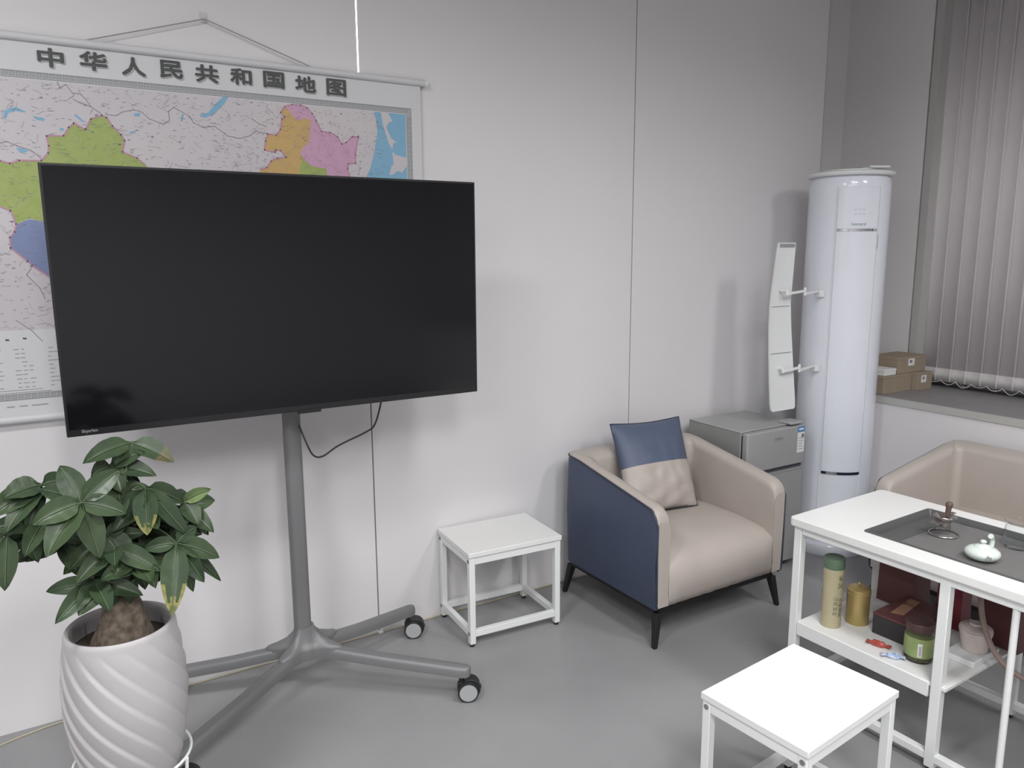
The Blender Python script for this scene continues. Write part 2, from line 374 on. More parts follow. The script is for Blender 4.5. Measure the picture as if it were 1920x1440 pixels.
# ------------------------------------------------------------------ wall map
MAPD = {'xinjiang': [(-0.104, 1.639), (-0.05, 1.641), (-0.029, 1.635), (-0.006, 1.644), (0.045, 1.646), (0.063, 1.667), (0.066, 1.686), (0.063, 1.712), (0.104, 1.715), (0.118, 1.738), (0.131, 1.75), (0.159, 1.736), (0.174, 1.765), (0.202, 1.777), (0.214, 1.772), (0.227, 1.75), (0.247, 1.728), (0.255, 1.712), (0.246, 1.681), (0.283, 1.666), (0.304, 1.646), (0.341, 1.619), (0.316, 1.48), (0.187, 1.449), (0.035, 1.484), (0.002, 1.491), (-0.03, 1.476), (-0.039, 1.511), (-0.062, 1.521), (-0.114, 1.53)], 'tibet': [(-0.03, 1.475), (0.002, 1.489), (0.039, 1.483), (0.187, 1.447), (0.367, 1.387), (0.313, 1.261), (0.171, 1.266), (0.035, 1.332), (-0.004, 1.364), (-0.013, 1.376), (-0.049, 1.412), (-0.048, 1.44), (-0.035, 1.455)], 'mongolia_inner': [(0.716, 1.845), (0.726, 1.837), (0.741, 1.82), (0.754, 1.805), (0.778, 1.816), (0.798, 1.808), (0.793, 1.779), (0.788, 1.743), (0.766, 1.722), (0.759, 1.708), (0.765, 1.689), (0.757, 1.669), (0.752, 1.646), (0.815, 1.592), (0.613, 1.585), (0.63, 1.65), (0.65, 1.657), (0.664, 1.677), (0.684, 1.688), (0.713, 1.691), (0.696, 1.711), (0.682, 1.712), (0.679, 1.705), (0.646, 1.71), (0.651, 1.737), (0.658, 1.759), (0.685, 1.757), (0.699, 1.775), (0.706, 1.807), (0.715, 1.814), (0.702, 1.826)], 'heilong': [(0.716, 1.845), (0.74, 1.853), (0.767, 1.854), (0.787, 1.847), (0.803, 1.831), (0.815, 1.81), (0.831, 1.778), (0.859, 1.777), (0.883, 1.765), (0.897, 1.743), (0.911, 1.749), (0.934, 1.769), (0.954, 1.77), (0.942, 1.712), (0.941, 1.685), (0.916, 1.682), (0.913, 1.667), (0.919, 1.643), (0.915, 1.595), (0.85, 1.593), (0.84, 1.663), (0.819, 1.665), (0.795, 1.668), (0.778, 1.68), (0.759, 1.705), (0.766, 1.722), (0.788, 1.743), (0.793, 1.779), (0.798, 1.808), (0.778, 1.816), (0.754, 1.805), (0.741, 1.82), (0.726, 1.837)], 'jilin': [(0.749, 1.708), (0.782, 1.69), (0.798, 1.668), (0.819, 1.665), (0.84, 1.665), (0.856, 1.644), (0.872, 1.594), (0.739, 1.59), (0.743, 1.655)], 'sea': [(1.013, 1.857), (1.121, 1.86), (1.13, 1.858), (1.129, 1.617), (0.96, 1.611), (0.992, 1.67), (1.009, 1.723), (1.023, 1.795), (1.019, 1.829)], 'sakhalin': [(1.035, 1.857), (1.061, 1.856), (1.078, 1.828), (1.064, 1.824), (1.054, 1.808), (1.07, 1.774), (1.093, 1.759), (1.079, 1.76), (1.073, 1.737), (1.06, 1.76), (1.043, 1.814)], 'hokkaido': [(1.074, 1.73), (1.085, 1.72), (1.128, 1.712), (1.125, 1.684), (1.107, 1.662), (1.092, 1.668), (1.072, 1.653), (1.06, 1.653), (1.069, 1.681), (1.077, 1.688)], 'lakes': [[(-0.031, 1.752), (-0.029, 1.768), (-0.015, 1.778), (0.002, 1.781), (0.021, 1.772), (0.018, 1.769), (-0.001, 1.772), (-0.019, 1.766), (-0.026, 1.75)], [(0.036, 1.761), (0.056, 1.759), (0.064, 1.757), (0.061, 1.75), (0.044, 1.753)], [(0.462, 1.8), (0.487, 1.808), (0.509, 1.834), (0.532, 1.857), (0.548, 1.857), (0.534, 1.836), (0.504, 1.805), (0.479, 1.793), (0.465, 1.794)], [(0.285, 1.789), (0.301, 1.792), (0.299, 1.782), (0.286, 1.781)], [(0.133, 1.772), (0.139, 1.775), (0.158, 1.756), (0.155, 1.754)], [(-0.011, 1.677), (0.006, 1.676), (0.018, 1.669), (-0.001, 1.663)], [(0.408, 1.777), (0.413, 1.798), (0.418, 1.797), (0.413, 1.777)], [(0.097, 1.737), (0.106, 1.734), (0.104, 1.728), (0.096, 1.729)], [(0.27, 1.738), (0.286, 1.741), (0.282, 1.734), (0.271, 1.733)]], 'lines': [[(0.102, 1.855), (0.107, 1.841), (0.122, 1.851), (0.135, 1.83), (0.155, 1.829), (0.166, 1.817), (0.177, 1.798), (0.191, 1.788), (0.202, 1.781)], [(0.214, 1.78), (0.239, 1.779), (0.255, 1.79), (0.284, 1.799), (0.306, 1.794), (0.324, 1.777), (0.362, 1.765), (0.378, 1.778), (0.377, 1.802), (0.392, 1.815), (0.434, 1.793), (0.443, 1.776), (0.47, 1.764), (0.502, 1.77), (0.525, 1.754), (0.539, 1.744), (0.56, 1.742)], [(0.56, 1.74), (0.575, 1.74), (0.604, 1.749), (0.624, 1.765), (0.643, 1.76), (0.658, 1.761)], [(-0.046, 1.686), (-0.029, 1.691), (-0.008, 1.682), (0.017, 1.674), (0.036, 1.662), (0.046, 1.65)], [(0.136, 1.814), (0.15, 1.806), (0.165, 1.802), (0.177, 1.798)], [(-0.001, 1.364), (-0.019, 1.339), (0.009, 1.302), (0.019, 1.272)], [(-0.056, 1.216), (-0.021, 1.185), (0.002, 1.153)], [(0.614, 1.8), (0.635, 1.786), (0.657, 1.781)]], 'edge': [[(-0.104, 1.639), (-0.05, 1.641), (-0.029, 1.635), (-0.006, 1.644), (0.045, 1.646), (0.063, 1.667), (0.066, 1.686), (0.063, 1.712), (0.104, 1.715), (0.118, 1.738), (0.131, 1.75), (0.159, 1.736), (0.174, 1.765), (0.202, 1.777), (0.214, 1.772), (0.227, 1.75), (0.247, 1.728), (0.255, 1.712), (0.246, 1.681), (0.283, 1.666), (0.304, 1.646)], [(-0.062, 1.521), (-0.039, 1.511), (-0.03, 1.476), (-0.035, 1.455), (-0.048, 1.44), (-0.049, 1.412), (-0.013, 1.376), (-0.004, 1.364), (0.035, 1.332)], [(0.63, 1.65), (0.65, 1.657), (0.664, 1.677), (0.684, 1.688), (0.713, 1.691), (0.696, 1.711), (0.682, 1.712), (0.679, 1.705), (0.646, 1.71), (0.651, 1.737), (0.658, 1.759), (0.685, 1.757), (0.699, 1.775), (0.706, 1.807), (0.715, 1.814), (0.702, 1.826), (0.716, 1.845), (0.74, 1.853), (0.767, 1.854), (0.787, 1.847), (0.803, 1.831), (0.815, 1.81), (0.831, 1.778), (0.859, 1.777), (0.883, 1.765), (0.897, 1.743), (0.911, 1.749), (0.934, 1.769), (0.954, 1.77), (0.942, 1.712), (0.941, 1.685), (0.916, 1.682), (0.913, 1.667), (0.919, 1.643)]], 'title': [('中', 0.092, 1.916, 0.065, 0.051), ('华', 0.194, 1.919, 0.071, 0.051), ('人', 0.294, 1.916, 0.065, 0.051), ('民', 0.393, 1.919, 0.065, 0.05), ('共', 0.491, 1.918, 0.069, 0.051), ('和', 0.589, 1.92, 0.066, 0.048), ('国', 0.687, 1.921, 0.067, 0.049), ('地', 0.786, 1.918, 0.069, 0.05), ('图', 0.886, 1.918, 0.068, 0.053)]}
t = empty('wall_map', (0.491, BW-.014, 0.945), 0, 'large scroll wall map of China with grey title characters, hanging behind the television', 'map')
ox, oy, oz = t.location
def mpoly(mb, pts, lay, mt):
    mb.add([(x-ox, -.0022-.00025*lay, z-oz) for x, z in pts], [tuple(range(len(pts)))], mt)
def mrect(mb, x0, z0, x1, z1, lay, mt): mpoly(mb, [(x0, z0), (x1, z0), (x1, z1), (x0, z1)], lay, mt)
def mline(mb, pts, wd, lay, mt):
    for (a, b) in zip(pts[:-1], pts[1:]):
        d = Vector((b[0]-a[0], b[1]-a[1])); 
        if d.length < 1e-5: continue
        d.normalize(); n = Vector((-d.y, d.x))*wd/2; e = d*wd*.3
        mpoly(mb, [(a[0]-e.x+n.x, a[1]-e.y+n.y), (a[0]-e.x-n.x, a[1]-e.y-n.y), (b[0]+e.x-n.x, b[1]+e.y-n.y), (b[0]+e.x+n.x, b[1]+e.y+n.y)], lay, mt)
MX0, MX1, MZ0, MZ1 = -0.200, 1.184, 0.945, 1.960
m = MB(); m.box((MX0-ox, -.002, 0), (MX1-ox, 0, MZ1-oz), MPAPER); m.build('map_sheet', t)
mp = MB()
FX0, FX1, FZ0, FZ1 = -0.166, 1.148, 0.993, 1.876
mrect(mp, FX0, FZ0, FX1, FZ1, 0, MFRAMD)
mrect(mp, FX0+.002, FZ0+.002, FX1-.002, FZ1-.002, 1, MFRAME)
mrect(mp, FX0+.018, FZ0+.016, FX1-.018, FZ1-.017, 2, MFRAMD)
mrect(mp, FX0+.0195, FZ0+.0175, FX1-.0195, FZ1-.0185, 3, MPAPER)
IX0, IX1, IZ0, IZ1 = FX0+.022, FX1-.022, FZ0+.020, FZ1-.021
mrect(mp, IX0, IZ0, IX1, IZ1, 4, MLAND)
# meander pattern in the frame band
def meander(x, z, s, vert=False):
    seq = [(0,0),(0,1),(1,1),(1,.3),(.5,.3),(.5,.6)]
    mline(mp, [((x+a*s*.75), (z+b*s*.9)) for a, b in seq], .0011, 2, MFRAMD)
x = FX0+.005
while x < FX1-.016:
    meander(x, FZ1-.0148, .0125); meander(x, FZ0+.0035, .0112); x += .0155
z = FZ0+.02
while z < FZ1-.03:
    meander(FX1-.0145, z, .0125); meander(FX0+.004, z, .0125); z += .0155
mpoly(mp, MAPD['jilin'], 4.6, MGREEN)
mpoly(mp, [(max(IX0, a), c) for a, c in MAPD['xinjiang']], 5, MGREEN)
mpoly(mp, MAPD['tibet'], 6, MBLUE)
mpoly(mp, MAPD['mongolia_inner'], 5, MORANGE)
mpoly(mp, MAPD['heilong'], 6, MPINK)

mpoly(mp, [(min(a, IX1), max(min(c, IZ1), IZ0)) for a, c in MAPD['sea']], 5, MSEA)
mpoly(mp, MAPD['sakhalin'], 6, MLAND)
mpoly(mp, MAPD['hokkaido'], 6, MLAND)
for l in MAPD['lakes']: mpoly(mp, l, 6, MSEA)
for l in MAPD['lines']: mline(mp, l, .0022, 6, MLINE)
for l in MAPD['edge']: mline(mp, [(max(IX0, a), c) for a, c in l], .0042, 8, MBORD)
rnd = random.Random(3)
for i in range(2600):                                   # tiny place names and river strokes
    x = rnd.uniform(IX0+.005, IX1-.09); z = rnd.uniform(1.19, IZ1-.004)
    L = rnd.uniform(.003, .011); k = rnd.random()
    if k < .62: mline(mp, [(x, z), (x+L*.8, z)], .0011, 9, MLINE)
    elif k < .985:
        a = rnd.uniform(-1.2, 1.2); pts = [(x, z)]
        for j in range(3):
            a += rnd.uniform(-.7, .7); x += math.cos(a)*L*.9; z += math.sin(a)*L*.9; pts.append((x, z))
        mline(mp, pts, .0006, 9, MLINE)
    else: mline(mp, [(x, z), (x+.005, z)], .0032, 9, MFRAMD)
# legend panel at the bottom left
mrect(mp, IX0, IZ0, .30, 1.188, 5, MPAPER)
for i in range(10):
    z = 1.135-.0118*i
    for x0, p in ((-.11, .35), (-.068, .75), (-.052, .95), (-.036, .6), (.012, .9), (.026, .5)):
        if rnd.random() < p: mline(mp, [(x0+rnd.uniform(-.002, .002), z), (x0+rnd.uniform(.006, .013), z)], .0022, 6, MLINE)
for x0, z in ((-.081, 1.163), (-.040, 1.165)): mline(mp, [(x0-.003, z), (x0+.003, z-.001)], .0045, 6, MTITLE)
for z, x1 in ((1.021, -.01), (1.014, .01)): mline(mp, [(-.12, z), (x1, z)], .0018, 6, MLINE)
for x0 in (-.10, -.07, -.04, -.02): mline(mp, [(x0, .976), (x0+.018, .976)], .002, 6, MLINE)
mp.build('map_print', t, smooth=1)
for ch, x, z, wd, ht in MAPD['title']:
    tm = MB()
    for k in range(8):                                  # heavy strokes
        bx, bz = .0021*math.cos(k*PI/4), .0021*math.sin(k*PI/4)
        put_text(tm, ch, (x-ox+.0025+bx, -.0046-.00002*k, z-oz-.0022+bz), (1,0,0), (0,0,1), ht*.91, MSHAD, width=wd*.90)
        put_text(tm, ch, (x-ox+bx, -.0050-.00002*k, z-oz+bz), (1,0,0), (0,0,1), ht*.91, MTITLE, width=wd*.90)
    tm.build('title_character', t, smooth=1)
m = MB(); m.tube([(MX0-.015-ox, -.003, MZ1+.002-oz), (MX1+.018-ox, -.003, MZ1+.002-oz)], .0115, MPAPER, 16)
for sx in (MX0-.018, MX1+.014): m.tube([(sx-ox, -.003, MZ1+.002-oz), (sx+.008-ox, -.003, MZ1+.002-oz)], .013, WPLAS, 16)
m.build('hanging_rod', t)
m = MB(); m.tube([(MX0-.012-ox, -.003, 0-.006), (MX1+.015-ox, -.003, -.006)], .0115, MPAPER, 16); m.build('hanging_rod', t)
m = MB(); m.tube([(0.174-ox, -.006, 1.970-oz), (0.494-ox, -.002, 2.071-oz)], .0018, CORD, 6); m.tube([(0.496-ox, -.002, 2.071-oz), (0.812-ox, -.006, 1.970-oz)], .0018, CORD, 6); m.build('hanging_cord', t)
t = empty('wall_hook', (0.495, BW, 2.075), 0, 'small clear adhesive hook holding up the map cord', 'hook')
m = MB(); m.box((-.010, -.003, -.012), (.010, 0, .018), CHAIN); m.build('hook_plate', t, bevel=.002)
m = MB(); m.tube([(0, -.003, -.002), (0, -.011, -.004), (0, -.017, -.002), (0, -.018, .006)], .002, CHAIN, 8); m.build('hook_peg', t)

# ------------------------------------------------------------------ television
TX0, TX1, TZ0, TZ1, TY = 0.030, 1.180, 0.951, 1.605, 2.140
t = empty('television', ((TX0+TX1)/2, TY+.03, TZ0), 0, 'large black flat-screen television on a grey wheeled floor stand', 'television')
ox, oy, oz = t.location
def T(x, y, z): return (x-ox, y-oy, z-oz)
m = MB(); m.box(T(TX0, TY, TZ0), T(TX1, TY+.03, TZ1), BEZEL); m.build('housing', t, bevel=.002)
m = MB(); m.box(T(TX0+.006, TY-.0012, TZ0+.018), T(TX1-.006, TY+.001, TZ1-.006), SCREEN); m.build('screen', t)
m = MB(); m.box(T(TX0+.12, TY+.03, TZ0+.08), T(TX1-.12, TY+.052, TZ1-.15), BEZEL); m.build('back_cover', t, bevel=.006)
m = MB(); put_text(m, 'Skyarlen', T(TX0+.050, TY-.0016, TZ0+.011), (1,0,0), (0,0,1), .010, LOGOG, bold=.01); m.build('brand_lettering', t, smooth=1)
m = MB(); m.box(T(.60, TY-.004, TZ0-.006), T(.665, TY+.012, TZ0+.004), BEZEL); m.build('sensor_bar', t)

# ------------------------------------------------------------------ wheeled floor stand
CX, CY = 0.628, 2.300
t = empty('television_stand', (CX, CY, 0), 0, 'grey steel floor stand with four wheeled arms carrying the television', 'stand')
m = MB()
prof = rrect(-.026, -.020, .026, .020, .016, 5)
m.prism(prof, (-.006, 0, .20), (1,0,0), (0,1,0), (-.000, 0, 1.12), CARTG); m.build('pole', t)
m = MB()
m.box((-.16, -.100, 1.0), (.16, -.092, 1.35), BLACKM)
m.box((-.05, -.093, 1.05), (.05, -.020, 1.3), BLACKM)
m.box((-.16, -.104, 1.0), (-.13, -.090, 1.42), BLACKM); m.box((.13, -.104, 1.0), (.16, -.090, 1.42), BLACKM)
m.build('mounting_bracket', t, loc=(0, .002, 0))
ENDS = {'fr': (1.030, 1.985), 'br': (1.052, 2.452), 'fl': (.185, 1.995), 'bl': (.205, 2.462)}
m = MB()
# star-shaped hub that flows down from the pole to the arms
NA = 64; rings = []
angs = [math.atan2(e[1]-CY, e[0]-CX) for e in ENDS.values()]
def hubr(a, base, ext):
    k = 0
    for q in angs:
        dd = (a-q+PI) % (2*PI)-PI
        k = max(k, math.exp(-(dd/.30)**2))
    return base+ext*k
lv = [(.225, .028, .002, 0), (.208, .031, .006, 0), (.188, .036, .022, 0), (.172, .044, .050, 0), (.165, .050, .066, .002), (.158, .052, .072, .004), (.126, .050, .070, .010), (.124, .03, .02, 0)]
vs = []; fs = []
for (z, b0, ex, _) in lv:
    for k in range(NA):
        a = 2*PI*k/NA; r = hubr(a, b0, ex); vs.append((r*math.cos(a), r*math.sin(a), z))
for i in range(len(lv)-1):
    for k in range(NA): fs.append((i*NA+k, i*NA+(k+1) % NA, (i+1)*NA+(k+1) % NA, (i+1)*NA+k))
fs.append(tuple(range(NA))); fs.append(tuple((len(lv)-1)*NA+k for k in range(NA)))
m.add(vs, fs, CARTG); m.build('hub', t, smooth=50)
def caster(arm, x, y, rz):
    c = empty('caster', (x, y, 0), rz); c.parent = arm
    return c
for key, (ex, ey) in ENDS.items():
    d = Vector((ex-CX, ey-CY, 0)); L = d.length; d.normalize(); sd = Vector((-d.y, d.x, 0))
    m = MB()
    sec = [(-.021, 0), (-.021, .020), (-.016, .030), (-.006, .034), (.006, .034), (.016, .030), (.021, .020), (.021, 0)]
    stn = [(.085, .126, 1.0), (L*.5, .106, 1.0), (L-.004, .084, 1.0), (L+.010, .084, .93), (L+.019, .085, .70), (L+.023, .088, .35)]
    vs = []; n = len(sec)
    for s, z0, k in stn: vs += [d*s+sd*a*k+Vector((0, 0, z0+b*(.6+.4*k))) for a, b in sec]
    fs = [(i*n+j, i*n+(j+1) % n, (i+1)*n+(j+1) % n, (i+1)*n+j) for i in range(len(stn)-1) for j in range(n)]
    fs += [tuple(range(n)), tuple((len(stn)-1)*n+j for j in range(n))]
    m.add(vs, fs, CARTG); arm = m.build('arm', t, smooth=50)
    # twin-wheel caster
    rz = {'fr': -.42, 'br': -.42, 'fl': -.3, 'bl': -.42}[key]
    P = d*(L-.006); R3 = Matrix.Rotation(rz, 4, 'Z'); 
    def Q(x, y, z): v = R3 @ Vector((x, y, 0)); return (P.x+v.x, P.y+v.y, z)
    m = MB()
    m.tube([Q(0,0,.086), Q(0,0,.046)], .008, BLACKP, 12)
    prof2 = [(0, .0)]+arc(0, 0, .033, 200, -20, 10)
    a0 = Q(.026, -.010, .036); a1 = Q(.026, .028, .036)
    m.tube([a0, a1], .034, BLACKP, 20)
    m.box((-.012, -.009, .03), (.03, .009, .060), BLACKP, Matrix.Translation((P.x, P.y, 0)) @ R3)
    m.box((.035, -.008, .036), (.062, .008, .046), BLACKP, Matrix.Translation((P.x, P.y, 0)) @ R3)
    cb = m.build('caster', arm, bevel=.002)
    m = MB()
    for s in (-1, 1):
        m.tube([Q(.020, s*.010, .033), Q(.020, s*.024, .033)], .033, BLACKP, 24)
    m.tube([Q(.020, -.0245, .033), Q(.020, -.026, .033)], .028, WHEELG, 24)
    m.tube([Q(.020, .0245, .033), Q(.020, .026, .033)], .028, WHEELG, 24)
    m.build('wheel', arm, bevel=.001)

# power lead of the television
m = MB()
m.tube(smooth_path([(.872, 2.19, .965), (.871, 2.20, .930), (.856, 2.215, .868), (.830, 2.225, .845), (.745, 2.235, .812), (.695, 2.24, .784), (.668, 2.245, .790), (.650, 2.25, .830), (.638, 2.275, .880)], 8), .0028, BLACKP, 8)
tag(m.build('power_cable'), 'thin black power lead hanging in a loop below the television', 'cable')
m = MB()
m.tube(smooth_path([(-.62, 2.30, .003), (-.35, 2.43, .003), (-.216, 2.483, .003), (-.134, 2.507, .003), (-.03, 2.522, .003), (.3, 2.528, .003), (.62, 2.530, .003), (.97, 2.530, .003), (1.25, 2.533, .003), (1.6, 2.532, .003), (2.1, 2.534, .003)], 6), .002, YELC, 6)
tag(m.build('floor_cable'), 'thin pale yellow cable lying along the foot of the wall', 'cable')
m = MB(); m.box((.962, 2.522, 0), (.980, 2.540, .006), PAPER)
tag(m.build('cable_clip', bevel=.001), 'small white cable clip at the foot of the wall joint', 'clip')

# ------------------------------------------------------------------ potted money tree
PX, PY = .086, 1.755
t = empty('potted_money_tree', (PX, PY, .215), 0, 'money tree with dark green hand-shaped leaves in a white spiral-ribbed pot', 'potted plant')
ox, oy, oz = t.location
def saw(q):
    q = q-math.floor(q)
    return (q/.88)**.6 if q < .88 else (1-q)/.12
def potr(r, z, a):
    if z <= .004 or z > .385: return r
    f = min(1, (.385-z)/.05)*min(1, z/.04)
    q = (a*14/(2*PI))+z*17.0
    return r+f*(.0060*saw(q)-.0032)
zz = [i*.385/150 for i in range(151)]
def pr(z):
    k = z/.4
    return .064+.058*math.sin(min(1, k/.62)*PI/2)**.75 if k < .62 else .122-.014*((k-.62)/.38)**1.6
prof = [(.02, 0)]+[(pr(z), z) for z in zz]+[(.1095, .392), (.108, .398), (.1045, .402), (.100, .4005), (.097, .396), (.096, .385), (.098, .34), (.02, .335)]
m = MB(); m.lathe(prof, CERAMIC, n=220, fn=potr); m.build('pot', t, smooth=60)
m = MB(); m.lathe([(.0, .362), (.03, .364), (.06, .360), (.0965, .358)], SOIL, n=40); m.build('soil', t, smooth=60)
m = MB()
tp = [(.066, .345, 0), (.060, .365, 0), (.053, .385, .002), (.047, .405, .004), (.041, .425, .005), (.038, .443, .006), (.032, .458, .007), (.020, .468, .008)]
vs = []; n = 28
for r, z, off in tp:
    for k in range(n):
        a = 2*PI*k/n; rr = r*(1+.07*math.sin(3*a+z*20)+.05*math.sin(7*a))
        vs.append((rr*math.cos(a)+off, rr*math.sin(a), z))
fs = [(i*n+k, i*n+(k+1) % n, (i+1)*n+(k+1) % n, (i+1)*n+k) for i in range(len(tp)-1) for k in range(n)]+[tuple((len(tp)-1)*n+k for k in range(n))]
m.add(vs, fs, BARK); m.build('trunk', t, smooth=70)
PLANT = [((0.14, 1.78, 1.001), [(0.046, 1.72, 0.983, 0.045, 0), (0.216, 1.74, 0.955, 0.05, 2), (0.104, 1.75, 0.964, 0.03, 0)]), ((0.097, 1.77, 0.959), [(0.163, 1.75, 0.984, 0.038, 0), (0.18, 1.74, 0.931, 0.042, 0), (0.059, 1.74, 0.95, 0.04, 0), (0.11, 1.72, 0.911, 0.042, 0), (0.155, 1.8, 0.897, 0.025, 0), (0.065, 1.8, 0.896, 0.045, 0)]), ((0.036, 1.68, 0.916), [(0.007, 1.72, 0.985, 0.05, 0), (0.111, 1.7, 0.966, 0.045, 0), (0.112, 1.66, 0.884, 0.045, 0), (0.058, 1.66, 0.802, 0.052, 0), (-0.032, 1.64, 0.83, 0.058, 0), (-0.049, 1.66, 0.892, 0.05, 0), (-0.031, 1.74, 0.937, 0.048, 0)]), ((-0.028, 1.76, 0.942), [(-0.093, 1.72, 0.935, 0.05, 0), (-0.124, 1.72, 0.899, 0.05, 0), (-0.094, 1.7, 0.872, 0.045, 0), (-0.06, 1.72, 0.855, 0.034, 0), (0.019, 1.78, 0.938, 0.04, 0), (-0.086, 1.8, 0.793, 0.014, 0)]), ((-0.092, 1.72, 0.865), [(-0.106, 1.7, 0.758, 0.048, 0), (-0.158, 1.74, 0.84, 0.045, 0)]), ((0.153, 1.7, 0.92), [(0.147, 1.68, 0.825, 0.05, 1), (0.229, 1.74, 0.864, 0.042, 0), (0.226, 1.7, 0.803, 0.042, 0), (0.104, 1.72, 0.843, 0.045, 0), (0.207, 1.72, 0.816, 0.04, 0)]), ((0.232, 1.76, 0.86), [(0.287, 1.74, 0.884, 0.03, 3), (0.254, 1.73, 0.81, 0.042, 0), (0.277, 1.76, 0.773, 0.036, 0)]), ((0.2, 1.68, 0.797), [(0.174, 1.62, 0.666, 0.055, 1), (0.246, 1.66, 0.706, 0.042, 0), (0.283, 1.68, 0.746, 0.045, 0), (0.286, 1.7, 0.684, 0.028, 0), (0.247, 1.72, 0.811, 0.034, 0), (0.14, 1.7, 0.789, 0.034, 0), (0.224, 1.67, 0.686, 0.036, 0)]), ((0.135, 1.73, 0.785), [(0.134, 1.68, 0.709, 0.045, 0), (0.169, 1.72, 0.755, 0.028, 0), (0.105, 1.72, 0.753, 0.042, 0), (0.179, 1.76, 0.797, 0.038, 0)]), ((0.075, 1.7, 0.838), [(0.11, 1.68, 0.771, 0.055, 0), (0.063, 1.72, 0.767, 0.045, 0), (0.113, 1.7, 0.847, 0.028, 0)]), ((0.047, 1.74, 0.796), [(0.018, 1.72, 0.756, 0.034, 0), (0.001, 1.76, 0.833, 0.036, 0)]), ((0.063, 1.71, 0.739), [(0.01, 1.66, 0.692, 0.052, 0), (0.026, 1.74, 0.695, 0.022, 0)])]
def leaflet(mb, H, Tp, wd, kind, rn):
    H = Vector(H); Tp = Vector(Tp); d = Tp-H; L = d.length
    sag = Vector((0, -.15, .55))*L*.16*(1 if d.z > -.8*L else .35)
    mid = (H+Tp)/2+sag
    N = 12; pts = bez(H, mid, Tp, N)
    nrm = Vector((rn.uniform(-.25, .25), -.85, rn.uniform(.35, .7))).normalized()
    vs = []; fs = []; K = 6
    wd *= .98
    for i, p in enumerate(pts):
        tt = i/N
        wv = wd/2*(math.sin(PI*min(1, (tt**.80)))**.75 if 0 < tt < 1 else 0)*(1.0 if tt < .75 else 1)
        wv = max(wv, .0012 if tt < .1 else .0002)
        if tt < .12: wv = min(wv, .002+.04*tt)
        tg = (pts[min(i+1, N)]-pts[max(i-1, 0)]).normalized()
        sd = tg.cross(nrm).normalized(); nn = sd.cross(tg).normalized()
        for k in range(K+1):
            u = (k/K)*2-1
            fold = (abs(u)**1.2)*wv*.30-wv*.06*math.sin(tt*26+abs(u)*3)*abs(u)
            vs.append(p+sd*u*wv+nn*(fold-.0015*math.cos(u*PI)))
    mb.tube([p+nrm*.0007-Vector((0,0,0)) for p in pts[:-1]], .0009, LEAFV, 5)
    o = len(mb.v)
    mb.v += [tuple(v) for v in vs]
    base = LEAFL if kind == 3 else LEAF
    for i in range(N):
        for k in range(K):
            mt_ = base
            if kind == 1 and i > 8+(k % 3 == 1): mt_ = LEAFY
            if kind == 2 and i > 7: mt_ = LEAFB
            if kind == 1 and i in (7, 8) and k in (0, 5): mt_ = LEAFY
            mb.f.append([o+i*(K+1)+k, o+i*(K+1)+k+1, o+(i+1)*(K+1)+k+1, o+(i+1)*(K+1)+k]); mb.m.append(mb.mi(mt_))
rn = random.Random(5)
stem = MB()
tops = []
for j in range(5):
    a = j*1.26+.3
    b0 = Vector((.022*math.cos(a)+.006, .020*math.sin(a), .445)); b1 = Vector((.05*math.cos(a), .035*math.sin(a), .60+.02*j)); tops.append(b1)
    stem.tube([b0, b0.lerp(b1, .5)+Vector((0, 0, .01)), b1], [.013, .009, .0050], STEMG, 8)
org = Vector(t.location)
for ci, (H, ts) in enumerate(PLANT):
    h = Vector(H)-org
    b1 = min(tops, key=lambda q: (q-h).length) if ci not in (6,) else tops[0]
    ctl = (b1+h)/2+Vector((0, .01, .035 if h.z > .55 else .05))
    start = b1 if h.z > .56 else Vector((.008, 0, .50))
    lf = MB()
    lf.tube(bez(start, ctl, h, 8), [.0032]*5+[.0026]*4, STEMG, 6)
    for (x, y, z, wd, kind) in ts:
        leaflet(lf, h, Vector((x, y, z))-org, wd, kind, rn)
    lf.build('leaf', t, smooth=80)
# a few inner leaf clusters that fill the crown behind
for (hx, hy, hz) in ((-.04, -.05, .52), (.04, -.055, .545), (.08, .0, .53), (.0, -.06, .59), (-.12, -.02, .655), (-.15, .02, .62), (.02, .0, .70), (.14, .02, .63), (.02, .06, .62), (.09, .07, .60), (-.05, .05, .63), (.06, -.02, .66), (-.02, -.03, .60), (.0, .10, .55), (.04, -.05, .57), (-.09, .02, .60), (.11, .02, .58)):
    h = Vector((hx, hy, hz)); lf = MB()
    lf.tube(bez((.006, 0, .50), (hx*.4, hy*.4, hz), h, 8), .0028, STEMG, 6)
    a0 = rn.uniform(0, 6)
    for k in range(6):
        a = a0+k*1.05; L = rn.uniform(.07, .105)
        leaflet(lf, h, h+Vector((math.cos(a)*L, math.sin(a)*L*.8, rn.uniform(-.07, .01))), rn.uniform(.036, .046), 0, rn)
    lf.build('leaf', t, smooth=80)
stem.build('stem', t, smooth=60)

